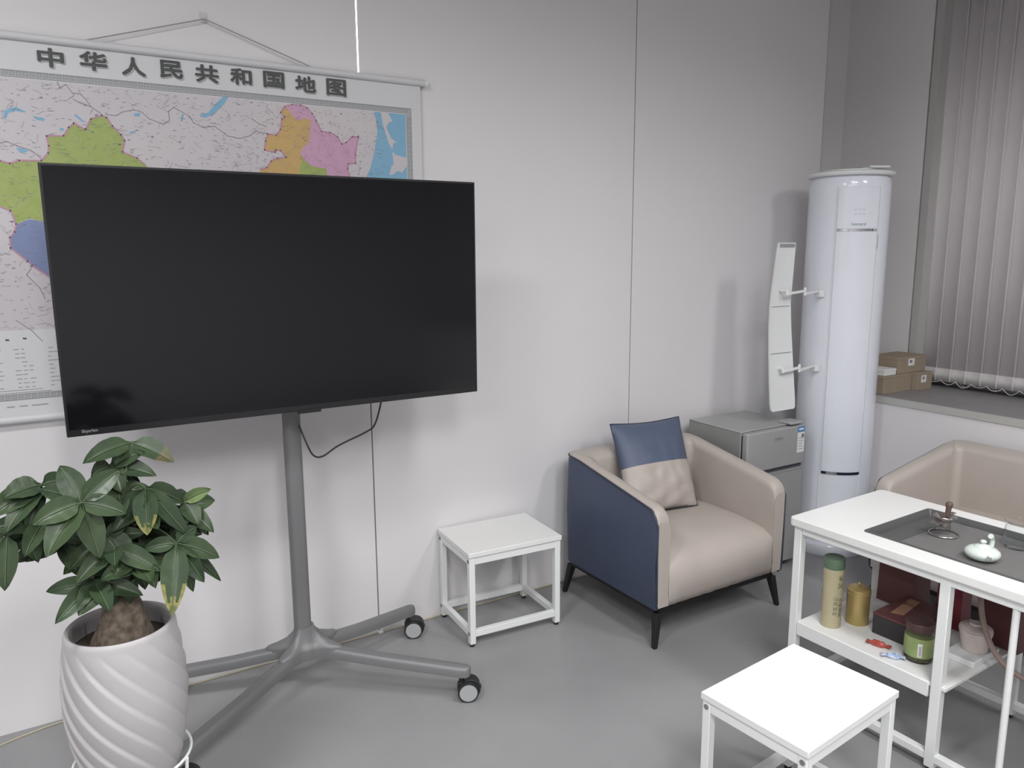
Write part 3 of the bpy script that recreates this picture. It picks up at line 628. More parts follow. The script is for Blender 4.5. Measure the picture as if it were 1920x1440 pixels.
t = empty('plant_stand', (PX, PY, 0), 0, 'white wire plant stand cradling the ribbed pot', 'plant stand')
m = MB(); m.tube([(.119*math.cos(2*PI*k/40), .119*math.sin(2*PI*k/40), .300) for k in range(40)], .0032, WSTEEL, 8, closed=True); m.build('ring', t)
m = MB(); m.tube([(.080*math.cos(2*PI*k/40), .080*math.sin(2*PI*k/40), .2105) for k in range(40)], .0035, WSTEEL, 8, closed=True)
m.tube([(-.08, 0, .2095), (.08, 0, .2095)], .003, WSTEEL, 8); m.tube([(0, -.08, .2095), (0, .08, .2095)], .003, WSTEEL, 8); m.build('pot_support', t)
for a in (215, 325, 90):
    ca, sa = math.cos(math.radians(a)), math.sin(math.radians(a))
    m = MB(); m.tube([(.122*ca, .122*sa, .300), (.118*ca, .118*sa, .25), (.108*ca, .108*sa, .0035), ], .0038, WSTEEL, 8)
    m.tube([(.112*ca, .112*sa, .21), (.080*ca, .080*sa, .2095)], .003, WSTEEL, 8); m.build('leg', t)

# ------------------------------------------------------------------ white stools
def make_stool(label, loc, rz, group='white metal-framed stools'):
    t = empty('stool', loc, rz, label, 'stool', group)
    W2, D2, H = .190, .143, .355
    m = MB(); m.box((-W2, -D2, H-.018), (W2, D2, H), WHITE); m.build('seat', t, bevel=.002)
    lw = .022; a = W2-.004; b = D2-.004
    for sx in (-1, 1):
        for sy in (-1, 1):
            x1 = sx*a; x0 = sx*(a-lw); y1 = sy*b; y0 = sy*(b-lw)
            m = MB(); m.box((min(x0, x1), min(y0, y1), .010), (max(x0, x1), max(y0, y1), H-.0185), WSTEEL)
            lg = m.build('leg', t, bevel=.0015)
            m = MB(); m.cyl(((x0+x1)/2, (y0+y1)/2, 0), ((x0+x1)/2, (y0+y1)/2, .010), .0095, BLACKP, 16); m.build('foot', lg)
            for zz in (H-.034, .048):
                m = MB(); m.cyl((x1+sx*.0001, (y0+y1)/2, zz), (x1+sx*.0015, (y0+y1)/2, zz), .0065, INK, 14); m.build('bolt', lg)
    for z0, z1 in ((H-.046, H-.019), (.036, .060)):
        for sy in (-1, 1):
            y1 = sy*(b-.001); y0 = sy*(b-lw+.001)
            m = MB(); m.box((-a+lw, min(y0, y1), z0), (a-lw, max(y0, y1), z1), WSTEEL); m.build('rail', t, bevel=.0015)
        for sx in (-1, 1):
            x1 = sx*(a-.001); x0 = sx*(a-lw+.001)
            m = MB(); m.box((min(x0, x1), -b+lw, z0), (max(x0, x1), b-lw, z1), WSTEEL); m.build('rail', t, bevel=.0015)
    return t
make_stool('small white metal-framed stool standing by the wall beside the navy and beige armchair', (1.396, 2.380, 0), -.0655)
make_stool('small white metal-framed stool in the foreground in front of the tea table', (1.468, 1.084, 0), .093)

# ------------------------------------------------------------------ armchairs
def make_chair(label, loc, rz):
    W, D = .655, .565
    t = empty('armchair', loc, rz, label, 'armchair', 'two-tone tub armchairs')
    zb = .140; th = .060
    def top(s, L):                                    # arm height along the run from the front
        base = .512+(.600-.512)*min(1, s/(D-.08))
        r = .045
        if s < r: base -= r-math.sqrt(max(0, r*r-(r-s)**2))
        return base
    def bot(s):
        r = .012
        return zb+(r-math.sqrt(max(0, r*r-(r-s)**2)) if s < r else 0)
    # plan path (outer), from front left round the back to front right
    rc = .055
    BK = .105                                          # thickness of the backrest
    def off(kind, par, o):
        """plan point of the U outline moved inwards by o (sides) or proportionally more at the back"""
        f = o/th; ob = o if o < .02 else o+(BK-th)*min(1, (o-.02)/(th-.02))
        rr = max(rc-o, .03+.0*f) if o > .02 else rc-o
        xi, yi = W/2-o, D/2-ob
        if kind == 0:
            sgn, s = par
            return Vector((sgn*xi, min(-D/2+s, yi-rr), 0))
        if kind == 1:
            sgn, a = par
            return Vector((sgn*(xi-rr+rr*math.sin(a)), yi-rr+rr*math.cos(a), 0))
        return Vector((par*(xi-rr), yi, 0))
    svals = [0, .004, .010, .018, .028, .038, .048]+[.048+(D-rc-.048)*i/10 for i in range(1, 11)]
    path = [(0, (-1, s), s) for s in svals]
    path += [(1, (-1, math.radians(90-90*i/8)), D) for i in range(1, 9)]
    path += [(2, -1+2*i/12, D) for i in range(1, 12)]
    path += [(1, (1, math.radians(90*i/8)), D) for i in range(0, 8)]
    path += [(0, (1, s), s) for s in reversed(svals)]
    n = len(path)
    # outer shell
    m = MB(); vs = []
    oz = [0, .012, .03, .5, .97, .99, 1.0]
    for kd, par, s in path:
        zt = top(s, 0)-.012; z0 = bot(s)
        for k in oz:
            ins = .008 if k == 0 else (.002 if k == .012 else (.0 if k < .98 else .0015))
            bulge = -.006*math.sin(PI*k)
            vs.append(off(kd, par, ins+bulge)+Vector((0, 0, z0+(zt-z0)*k)))
    K = len(oz)
    m.add(vs, [(i*K+k, i*K+k+1, (i+1)*K+k+1, (i+1)*K+k) for i in range(n-1) for k in range(K-1)], NAVY)
    # underside skin closes the body
    m.box((-W/2+.02, -D/2+.02, zb+.002), (W/2-.02, D/2-.02, zb+.012), NAVY)
    m.build('outer_shell', t, smooth=60)
    # inner shell with thick padded rim
    m = MB(); vs = []
    def prof(s, front=False):
        zt = top(s, 0); t2 = th
        return [(.0015, zt-.012), (.004, zt-.005), (.010, zt-.001), (.018, zt), (t2-.024, zt-.001), (t2-.011, zt-.006), (t2-.003, zt-.016), (t2, zt-.030), (t2, .40), (t2-.001, .30), (t2-.004, .20)]
    for kd, par, s in path:
        for o_, z in prof(s): vs.append(off(kd, par, o_)+Vector((0, 0, z)))
    K = 11
    fs = [(i*K+k, i*K+k+1, (i+1)*K+k+1, (i+1)*K+k) for i in range(n-1) for k in range(K-1)]
    m.add(vs, fs, BEIGE)
    # front faces of the arms
    for end in (0, n-1):
        sgn = -1 if end == 0 else 1; p = Vector((sgn*W/2, -D/2, 0)); nv = Vector((-sgn, 0, 0))
        pr_ = prof(0); ol = [(0.0015, bot(0)), (0, bot(0)+.03)]
        poly = [(a, z) for a, z in pr_]+[(th, .15), (th, bot(0))]
        poly = poly+[(.008, bot(0))]
        zs = sorted(set([bot(0), bot(0)+.1, .3, .4, top(0, 0)-.03]))
        c = [p+nv*a+Vector((0, -.0005, z)) for a, z in poly]
        mid = len(c)
        m.add(c, [tuple(range(mid))], BEIGE)
    m.build('inner_shell', t, smooth=60)
    # piping along the edge between the two leathers
    m = MB(); pts = [off(kd, par, .0005)+Vector((0, 0, top(s, 0)-.011)) for kd, par, s in path if not (kd == 0 and 0 < par[1] < .02)]
    p0, nv0 = Vector((-W/2, -D/2, 0)), Vector((1, 0, 0)); p1, nv1 = Vector((W/2, -D/2, 0)), Vector((-1, 0, 0))
    pre = [p0+nv0*(.006)+Vector((0, 0, bot(0)-.0)), p0+Vector((0, 0, bot(0)+.03)), p0+Vector((0, 0, .3))]
    post = [p1+Vector((0, 0, .3)), p1+Vector((0, 0, bot(0)+.03)), p1+nv1*.006+Vector((0, 0, bot(0)))]
    m.tube(pre+pts+post, .0035, PIPING, 6); m.build('piping', t, smooth=60)
    # seat with rounded front that drops to the base
    m = MB(); xi = W/2-th+.001
    pf = [(D/2-.10, .345), (.05, .352), (-.10, .352), (-D/2+.10, .346), (-D/2+.05, .336), (-D/2+.018, .318), (-D/2-.004, .290), (-D/2-.016, .25), (-D/2-.014, .21), (-D/2-.006, .175), (-D/2+.004, .150), (-D/2+.02, zb), (D/2-.09, zb)]
    NX = 30; vs = []
    for i in range(NX+1):
        u = math.sin(PI/2*(-1+2*i/NX)); x = u*xi; e = abs(u)**9
        for (y, z) in pf:
            up_ = z > .2
            yy = y+max(0, -D/2-.0005-y)*e
            zz = z-(.014*e if z > .3 else 0)+(.004*math.sin(9*u+y*20) if (y > -.2 and z > .3) else 0)*.4
            if z < .22 and y < -.25: yy += .002*math.sin(u*38)*(1-e)
            vs.append((x, yy, zz))
    K = len(pf)
    fs = [(i*K+k, i*K+(k+1) % K, (i+1)*K+(k+1) % K, (i+1)*K+k) for i in range(NX) for k in range(K)]
    fs += [tuple(range(K)), tuple(NX*K+k for k in range(K))]
    m.add(vs, fs, BEIGE); m.build('seat', t, smooth=60)
    m = MB()
    a, b = W/2-.03, D/2-.03
    for q0, q1 in (((-a, -b), (-a, b)), ((a, -b), (a, b)), ((-a, -b), (a, -b)), ((-a, b), (a, b))):
        m.beam((q0[0], q0[1], .131), (q1[0], q1[1], .131), .024, .018, BLACKM)
    m.build('base_frame', t)
    for sx in (-1, 1):
        for sy in (-1, 1):
            m = MB()
            tp_ = Vector((sx*a, sy*(b+.004), .125)); ft = Vector((sx*(W/2-.006), sy*(D/2-.008), 0))
            s1, s2 = .014, .008
            vs = [tp_+Vector((i*s1, j*s1, 0)) for i, j in ((-1,-1),(1,-1),(1,1),(-1,1))]+[ft+Vector((i*s2, j*s2, 0)) for i, j in ((-1,-1),(1,-1),(1,1),(-1,1))]
            m.add(vs, [(0,1,2,3),(7,6,5,4),(0,4,5,1),(1,5,6,2),(2,6,7,3),(3,7,4,0)], BLACKM)
            m.build('leg', t, bevel=.0015)
    return t
make_chair('two-tone armchair with navy sides, beside the fridge and holding the pillow', (2.075, 2.178, 0), 0)
make_chair('beige armchair behind the tea table, backed against the low window wall', (3.004, 1.405, 0), -PI/2)

# throw pillow leaning in the first armchair
t = empty('throw_pillow', (2.092, 2.292, .357), 0, 'square pillow, navy upper half and beige lower half, leaning in the armchair', 'pillow')
ex = Vector((.375, .0, -.012)); ey = Vector((.055, .185, .335)); en = ex.cross(ey).normalized()
ex_n = Vector(ex); 
orgp = -ex*.5+Vector((-.03, -.085, .003))
def pil(u, v, sgn):
    e = (max(0, 1-abs(2*u-1)**2.6)*max(0, 1-abs(2*v-1)**2.6))**.55
    cu = u+(.5-u)*.055*math.sin(PI*v); cv = v+(.5-v)*.055*math.sin(PI*u)
    wr = noise.noise(Vector((u*7, v*5, 3+sgn)))*.010*(1.4 if v < .45 else .5)*e
    wr += (.007*math.sin((u*.7-v*1.3)*21+2*noise.noise(Vector((u*3, v*3, 1))))*max(0, .42-v)*2)*e
    return orgp+ex*cu+ey*cv-en*(-sgn)*(.060*e+wr)
for nm, v0, v1, mt in (('lower_panel', 0, .5, BEIGE), ('upper_panel', .5, 1, NAVYP)):
    m = MB(); N = 36; NV = 20
    for sgn in (1, -1):
        vs = [pil(i/N, v0+(v1-v0)*j/NV, sgn) for i in range(N+1) for j in range(NV+1)]
        m.add(vs, [(i*(NV+1)+j, (i+1)*(NV+1)+j, (i+1)*(NV+1)+j+1, i*(NV+1)+j+1) for i in range(N) for j in range(NV)], mt)
    m.build(nm, t, smooth=70)
m = MB(); ring = [pil(i/20, 0, 1) for i in range(20)]+[pil(1, i/20, 1) for i in range(20)]+[pil(1-i/20, 1, 1) for i in range(20)]+[pil(0, 1-i/20, 1) for i in range(20)]
m.tube(ring, .0025, PIPING, 6, closed=True); m.build('piping', t, smooth=60)

# ------------------------------------------------------------------ mini fridge
FX0, FX1, FY0, FY1, FH = 2.450, 2.812, 2.135, 2.475, .645
t = empty('mini_fridge', ((FX0+FX1)/2, (FY0+FY1)/2, 0), 0, 'silver grey two-door mini fridge between the armchair and the air conditioner', 'fridge')
ox, oy, oz = t.location
m = MB(); m.box((FX0-ox, FY0+.038-oy, .02), (FX1-ox, FY1-oy, FH-.004), FRIDGED)
m.box((FX0-.002-ox, FY0+.036-oy, FH-.006), (FX1+.002-ox, FY1-oy, FH), FRIDGE); m.build('body', t, bevel=.004)
def door(z0, z1, nm):
    m = MB(); m.prism(rrect(FX0-ox, FY0-oy, FX1-ox, FY0+.032-oy, .008), (0, 0, z0), (1,0,0), (0,1,0), (0, 0, z1-z0), FRIDGE)
    return m.build(nm, t, bevel=.003)
dd = door(.470, FH-.006, 'freezer_door'); d2 = door(.03, .452, 'main_door')
m = MB(); m.box((FX0+.01-ox, FY0+.010-oy, .453), (FX1-.004-ox, FY0+.034-oy, .469), mat('fridge_groove', (70, 72, 78), .5)); m.box((FX0+.002-ox, FY0-.003-oy, .447), (FX1-.002-ox, FY0+.006-oy, .4525), FRIDGE)
m.build('handle_groove', t)
m = MB(); m.box((FX0+.005-ox, FY0+.032-oy, .03), (FX1-.005-ox, FY0+.038-oy, FH-.02), DARKGAP); m.build('gasket', t)
m = MB(); m.box((2.615-ox, FY0-.0015-oy, .592), (2.668-ox, FY0+.0005-oy, .606), FRIDGED); put_text(m, 'Royalst', (2.642-ox, FY0-.002-oy, .599), (1,0,0), (0,0,1), .008, INK); m.build('badge', dd)
m = MB(); m.box((2.764-ox, FY0-.0012-oy, .520), (2.808-ox, FY0-oy, .609), PAPER); m.box((2.764-ox, FY0-.0014-oy, .612), (2.808-ox, FY0-oy, .636), LABELB)
for i in range(5): m.box((2.770-ox, FY0-.0018-oy, .535+.012*i), (2.770+.03-.004*(i % 3)-ox, FY0-.001-oy, .537+.012*i), INK)
m.box((2.788-ox, FY0-.0018-oy, .585), (2.804-ox, FY0-.001-oy, .602), INK); m.box((2.770-ox, FY0-.0018-oy, .620), (2.800-ox, FY0-.001-oy, .628), PAPER)
m.build('energy_label', dd)
m = MB(); m.box((FX1-.085-ox, FY0+.006-oy, FH), (FX1-.01-ox, FY0+.075-oy, FH+.012), FRIDGE); m.build('hinge_cover', t, bevel=.004)
for sx in (FX0+.03, FX1-.03):
    for sy in (FY0+.06, FY1-.03):
        m = MB(); m.cyl((sx-ox, sy-oy, 0), (sx-ox, sy-oy, .022), .012, BLACKP, 14); m.build('foot', t)

# ------------------------------------------------------------------ floor standing air conditioner
AX, AY, AR = 3.132, 2.223, .170
t = empty('air_conditioner', (AX, AY, 0), 0, 'tall glossy white cylindrical floor air conditioner in the corner', 'air conditioner')
m = MB(); m.lathe([(.186, 0), (.190, .006), (.190, .046), (.186, .054), (.172, .060)], WGLOSS, n=64); m.build('base', t, smooth=50)
m = MB(); m.lathe([(AR, .058), (AR, .3), (AR, 1.0), (AR, 1.665), (AR-.003, 1.690), (AR-.012, 1.706), (AR-.03, 1.712)], WGLOSS, n=96); m.build('housing', t, smooth=50)
FA = math.radians(230); HA = math.radians(29)
def patch(m, z0, z1, a0, a1, r0, r1, mt, n=28):
    vs = []
    for z in (z0, z1):
        for r in (r0, r1):
            for k in range(n+1):
                a = a0+(a1-a0)*k/n; vs.append((r*math.cos(a), r*math.sin(a), z))
    K = n+1; fs = []
    for k in range(n):
        fs += [(K+k, K+k+1, 3*K+k+1, 3*K+k), (k, k+1, K+k+1, K+k), (2*K+k, 2*K+k+1, 3*K+k+1, 3*K+k)]
    fs += [(0, K, 3*K, 2*K), (K-1, 2*K-1, 4*K-1, 3*K-1)]
    m.add(vs, fs, mt)
m = MB(); patch(m, .400, 1.470, FA-HA, FA+HA, AR-.002, AR+.0045, WGLOSS)
fp = m.build('front_panel', t, bevel=.002, smooth=50)
m = MB(); patch(m, 1.480, 1.655, FA-HA, FA+HA, AR-.002, AR+.0045, WGLOSS)
tp_ = m.build('display_panel', t, bevel=.002, smooth=50)
m = MB(); patch(m, 1.470, 1.480, FA-HA+.02, FA+HA-.02, AR-.002, AR+.0052, CHROME); m.build('chrome_strip', t, smooth=50)
m = MB(); patch(m, .390, .400, FA-HA+.02, FA+HA-.02, AR-.002, AR+.006, CHROME); m.build('chrome_strip', t, smooth=50)
m = MB(); patch(m, .062, 1.66, FA-HA-.035, FA-HA-.02, AR-.002, AR+.002, WPLAS, 3); patch(m, .062, 1.66, FA+HA+.02, FA+HA+.035, AR-.002, AR+.002, WPLAS, 3); m.build('edge_trim', t, smooth=50)
LG = mat('faint_grey_lettering', (188, 190, 194), .4)
LG2 = mat('grey_lettering', (150, 152, 154), .4)
def ac_text(body, ang, z, h, mt, nm, bold=0):
    a = math.radians(ang); o = Vector((math.cos(a), math.sin(a), 0)); u = Vector((-math.sin(a), math.cos(a), 0))
    vs, fs = text_mesh(body, h, bold); mm = MB(); out = []
    for x, y in vs:
        aa = a+x/(AR+.005); out.append((math.cos(aa)*(AR+.0052), math.sin(aa)*(AR+.0052), z+y))
    mm.add(out, fs, mt); mm.build(nm, tp_, smooth=1)
ac_text('homard', 230.5, 1.500, .0135, LG2, 'brand_lettering', .01)
m = MB()
for i in range(3):
    for zc in (1.540, 1.560):
        a = math.radians(225+i*5.5); patch(m, zc, zc+.003, a-.028, a+.028, AR+.004, AR+.005, LG, 3)
m.build('display_icon', tp_)
m = MB()
patch(m, 1.395, 1.455, FA+HA+.045, FA+HA+.065, AR-.001, AR+.001, LG2, 2); m.build('side_mark', t)
m = MB(); m.lathe([(0, 1.712), (AR+.004, 1.706), (AR+.010, 1.712), (AR+.012, 1.722), (AR+.004, 1.726), (0, 1.727)], WPLAS, n=64); m.build('top_cap', t, smooth=50)
m = MB(); m.lathe([(.12, 1.727), (.118, 1.735), (0, 1.737)], WPLAS, n=48, c=(-.01, .0, 0)); m.build('top_vent', t, smooth=50)
m = MB(); X = Matrix.Translation((.06, -.09, 1.739)) @ Matrix.Rotation(-.5, 4, 'Z'); m.box((-.045, -.02, .004), (.045, .02, .014), WPLAS, X); m.box((-.07, -.006, -.004), (-.03, .006, .006), WPLAS, X)
m.build('top_bracket', t, bevel=.002)

# wind deflector clipped to the side of the air conditioner
t = empty('wind_deflector', (2.71, 2.2, .705), 0, 'narrow white plastic air deflector on two jointed arms beside the air conditioner', 'air deflector')
ox, oy, oz = t.location
rows = [(1.423, 2.658, 2.762, .00), (1.40, 2.654, 2.764, .002), (1.234, 2.645, 2.768, .012), (1.166, 2.643, 2.770, .016), (1.06, 2.640, 2.778, .012), (.960, 2.638, 2.784, .004), (.85, 2.639, 2.792, -.004), (.74, 2.642, 2.800, -.012), (.712, 2.646, 2.800, -.014), (.704, 2.656, 2.792, -.014)]
m = MB(); vs = []
for z, x0, x1, dy in rows:
    for y in (0, .007):
        vs += [(x0-ox, dy+y, z-oz), (x0+.012-ox, dy+y+.002, z-oz), (x1-.012-ox, dy+y+.002, z-oz), (x1-ox, dy+y, z-oz)]
fs = []
for i in range(len(rows)-1):
    a = i*8; b = a+8
    for k in range(3): fs += [(a+k, a+k+1, b+k+1, b+k), (a+4+k, b+4+k, b+5+k, a+5+k)]
    fs += [(a, b, b+4, a+4), (a+3, a+7, b+7, b+3)]
fs += [(0, 4, 5, 1), (1, 5, 6, 2), (2, 6, 7, 3)]; e = (len(rows)-1)*8
fs += [(e, e+1, e+5, e+4), (e+1, e+2, e+6, e+5), (e+2, e+3, e+7, e+6)]
m.add(vs, fs, WPLAS); pn = m.build('deflector_panel', t, smooth=50)
m = MB()
for z, x0, x1, dy in ((1.155, 2.650, 2.764, .016), (.955, 2.646, 2.776, .004)): m.box((x0-ox, dy-.0008, z-.0012-oz), (x1-ox, dy+.001, z+.0012-oz), LG2)
m.box((2.665-ox, -.001, 1.405-oz), (2.757-ox, .001, 1.418-oz), LG2)
m.build('panel_groove', pn)
for (zc, xk, dz) in ((1.216, 2.806, .004), (.884, 2.798, .004)):
    m = MB(); m.beam((2.697-ox, -.022, zc-oz-.006), (xk-ox, -.026, zc+dz-oz), .012, .010, WPLAS)
    m.cyl((2.697-ox, .012, zc+.006-oz), (2.697-ox, -.022, zc+.006-oz), .008, WPLAS, 12)
    m.cyl((2.697-ox, -.022, zc-.012-oz), (2.697-ox, -.022, zc+.012-oz), .006, WPLAS, 12)
    m.build('arm', t, bevel=.001)
    m = MB(); m.beam((xk-ox, -.026, zc-.008-oz), (2.938-ox, .008, zc-.004-oz), .012, .009, WPLAS)
    m.cyl((xk-ox, -.026, zc-.016-oz), (xk-ox, -.026, zc+.018-oz), .006, WPLAS, 12)
    X = Matrix.Translation((2.956-ox, .004, zc-.012-oz)) @ Matrix.Rotation(-.18, 4, 'Z')
    m.box((-.022, -.014, -.016), (.004, .014, .014), WPLAS, X)
    m.build('arm', t, bevel=.001)

# ------------------------------------------------------------------ vertical blind and boxes on the sill
BX = 3.80
t = empty('vertical_blind', (BX, .9, .744), 0, 'grey vertical fabric blind covering the window', 'blind')
ox, oy, oz = t.location
ys = [2.178-.0725*i for i in range(31)]
rn = random.Random(11)
m = MB(); m.box((-.02, ys[-1]-.06-oy, CEIL-.05-oz), (.02, 2.21-oy, CEIL-oz), WPLAS); m.build('headrail', t)
first = None
for i, y in enumerate(ys):
    if first is None:
        m = MB()
        vs = []; nz = 2; hw = .0445
        for z in (.062, CEIL-.055-oz):
            for k in range(9):
                u = -1+2*k/8; vs.append((.006*(1-u*u), u*hw, z))
        m.add(vs, [(k, k+1, 9+k+1, 9+k) for k in range(8)], BLIND)
        sl = m.build('slat', t)
        md = sl.modifiers.new('thickness', 'SOLIDIFY'); md.thickness = .0012
        m = MB(); vs = []
        for z in (0, .064):
            for k in range(9):
                u = -1+2*k/8; vs.append((.006*(1-u*u)-.0015, u*hw, z))
        m.add(vs, [(k, k+1, 9+k+1, 9+k) for k in range(8)], BLINDH)
        h = m.build('hem_weight', sl); md = h.modifiers.new('thickness', 'SOLIDIFY'); md.thickness = .003
        first = sl
    else: sl = copy_tree(first, t)
    sl.location = (0, y-oy, 0)
    sl.rotation_euler = (0, 0, math.radians(-5.5+rn.uniform(-1, 1)))
m = MB()
for i in range(0, 30):
    y0 = ys[i]-oy; y1 = ys[i+1]-oy; dp = .012+.006*(i % 3)
    for sx in ((-.012,) if i % 2 else (-.012, .012)):
        pts = [(sx, y0+(y1-y0)*k/8, .006-dp*math.sin(PI*k/8)) for k in range(9)]
        m.tube(pts, .0016, CHAIN, 5)
m.tube([(-.014, ys[0]+.02-oy, .03), (-.014, ys[0]+.012-oy, -.012), (-.02, ys[0]-.02-oy, -.020), (-.03, ys[0]-.035-oy, -.010)], .0016, CHAIN, 5)
m.build('bead_chain', t)

def carton(x0, y0, x1, y1, z0, z1, label, lab=None, mt=KRAFT, rz=0, cat='box', name='cardboard_box', grp=None):
    cx, cy = (x0+x1)/2, (y0+y1)/2
    t = empty(name, (cx, cy, z0), rz, label, cat, grp)
    a, b, h = (x1-x0)/2, (y1-y0)/2, z1-z0
    m = MB(); m.box((-a, -b, 0), (a, b, h-.002), mt); m.build('box_body', t, bevel=.0015)
    m = MB(); m.box((-a-.001, -b-.001, h-.014), (a+.001, b+.001, h), mt); m.build('box_lid', t, bevel=.0015)
    if lab:
        m = MB(); m.box((lab[0]-.5*lab[2], -b-.0022, lab[1]-.5*lab[3]), (lab[0]+.5*lab[2], -b-.0008, lab[1]+.5*lab[3]), PAPER)
        m.box((lab[0]-.3*lab[2], -b-.0026, lab[1]-.1*lab[3]), (lab[0]+.1*lab[2], -b-.0022, lab[1]+.3*lab[3]), INK)
        m.build('label', t)
    return t
SG = 'kraft boxes on the window sill'
carton(3.375, 2.145, 3.600, 2.30, SILL, SILL+.086, 'long brown kraft box on the window sill, under the white box', grp=SG)
carton(3.608, 2.118, 3.731, 2.235, SILL, SILL+.086, 'brown kraft box on the sill nearest the blind, with white label', lab=(-.012, .055, .04, .035), grp=SG)
carton(3.486, 2.148, 3.716, 2.300, SILL+.087, SILL+.166, 'brown kraft box with white label, topmost of the sill stack', lab=(-.01, .052, .05, .034), grp=SG)
carton(3.385, 2.150, 3.476, 2.262, SILL+.087, SILL+.118, 'flat white box lying on the long kraft box', mt=PAPER, name='white_box')

# ------------------------------------------------------------------ tea table
TH = -.030
t = empty('tea_table', (1.911, 1.491, 0), -TH*1.0, 'white rectangular tea table with inset dark grey tray and open shelf', 'table')
TR = Matrix.Translation((1.911, 1.491, 0)) @ Matrix.Rotation(-TH, 4, 'Z')
TL, TD, HT = 1.20, .490, .586
# table top: a frame of board around the tray cut-out
tx0, tx1, ty0, ty1 = .075, .418, -.990, -.205
m = MB()
outer = rrect(0, -TL, TD, 0, .018, 4)
def ringtop(m, z, mt):
    pass
m.prism([(0.0, -TL), (tx0, -TL), (tx0, 0), (0.0, 0)], (0,0,HT-.026), (1,0,0), (0,1,0), (0,0,.026), WHITE)
m.prism([(tx1, -TL), (TD, -TL), (TD, 0), (tx1, 0)], (0,0,HT-.026), (1,0,0), (0,1,0), (0,0,.026), WHITE)
m.prism([(tx0, ty1), (tx1, ty1), (tx1, 0), (tx0, 0)], (0,0,HT-.026), (1,0,0), (0,1,0), (0,0,.026), WHITE)
m.prism([(tx0, -TL), (tx1, -TL), (tx1, ty0), (tx0, ty0)], (0,0,HT-.026), (1,0,0), (0,1,0), (0,0,.026), WHITE)
# one welded slab
tt_ = MB()
oc = rrect(0, -TL, TD, 0, .016, 5); ic = rrect(tx0, ty0, tx1, ty1, .006, 5)
n = len(oc); zt, zb_ = HT, HT-.026
vs = [(x, y, zt) for x, y in oc]+[(x, y, zt) for x, y in ic]+[(x, y, zb_) for x, y in oc]+[(x, y, zb_) for x, y in ic]
fs = []
for i in range(n):
    j = (i+1) % n
    fs += [(i, j, n+j, n+i), (2*n+i, 3*n+i, 3*n+j, 2*n+j), (i, 2*n+i, 2*n+j, j), (n+i, n+j, 3*n+j, 3*n+i)]
tt_.add(vs, fs, WHITE); tt_.build('tabletop', t, bevel=.004, seg=3)
m = MB()
oc = rrect(tx0-.004, ty0-.004, tx1+.004, ty1+.004, .010, 5)
steps = [(0, HT+.0005), (.001, HT+.003), (.008, HT+.003), (.012, HT-.004), (.016, HT-.017), (.022, HT-.018)]
vs = []; 
for ins, z in steps: vs += [(x, y, z) for x, y in rrect(tx0-.004+ins, ty0-.004+ins, tx1+.004-ins, ty1+.004-ins, max(.002, .010-ins*.3), 5)]
n = len(oc); fs = [(s*n+i, s*n+(i+1) % n, (s+1)*n+(i+1) % n, (s+1)*n+i) for s in range(len(steps)-1) for i in range(n)]
fs.append(tuple((len(steps)-1)*n+i for i in range(n)))
m.add(vs, fs, TRAYD); tray = m.build('tea_tray', t, smooth=30)
m = MB(); m.box((tx0+.024, ty0+.10, HT-.017), (tx1-.024, ty1-.085, HT-.010), TRAYM); m.build('tray_plate', tray, bevel=.002)
m = MB(); m.box((tx0+.024, ty1-.080, HT-.017), (tx1-.024, ty1-.024, HT-.013), TRAYD); m.build('tray_plate', tray, bevel=.001)
LW = .026
def tbox(a, b, nm, mt=WSTEEL, bv=.002):
    m = MB(); m.box(a, b, mt); return m.build(nm, t, bevel=bv)
SH = .253
for (x, y, w_) in ((.012, -.014, LW), (TD-.012-LW, -.014, LW), (.012, -.461, .027), (TD-.012-LW, -.461, .027), (.012, -TL+.014+LW, LW), (TD-.012-LW, -TL+.014+LW, LW)):
    lg = tbox((x, y-w_, .012), (x+LW, y, HT-.027), 'leg')
    m = MB(); m.cyl((x+LW/2, y-w_/2, 0), (x+LW/2, y-w_/2, .013), .010, BLACKP, 14); m.build('foot', lg)
m = MB(); m.cyl((.012+LW/2, -.640, .05), (.012+LW/2, -.640, HT-.05), .0085, WSTEEL, 16); m.build('post', t)
for x in (.013, TD-.013-LW+.002):
    tbox((x, -.0141-TL+.055, HT-.050), (x+LW-.002, -.041, HT-.0275), 'rail')
    tbox((x, -TL+.041, .030), (x+LW-.002, -.041, .052), 'rail')
for y in (-.015, -TL+.040):
    tbox((.039, y-LW+.002, HT-.050), (TD-.039, y, HT-.0275), 'rail'); tbox((.039, y-LW+.002, .030), (TD-.039, y, .052), 'rail')
tbox((.013, -.455, SH-.044), (.037, -.041, SH-.001), 'rail')
tbox((TD-.037, -.455, SH-.044), (TD-.013, -.041, SH-.001), 'rail')
tbox((.016, -.500, SH-.010), (TD-.014, -.041, SH), 'shelf', WHITE, .001)

# ------------------------------------------------------------------ things on the tea tray
TZ = HT-.0098
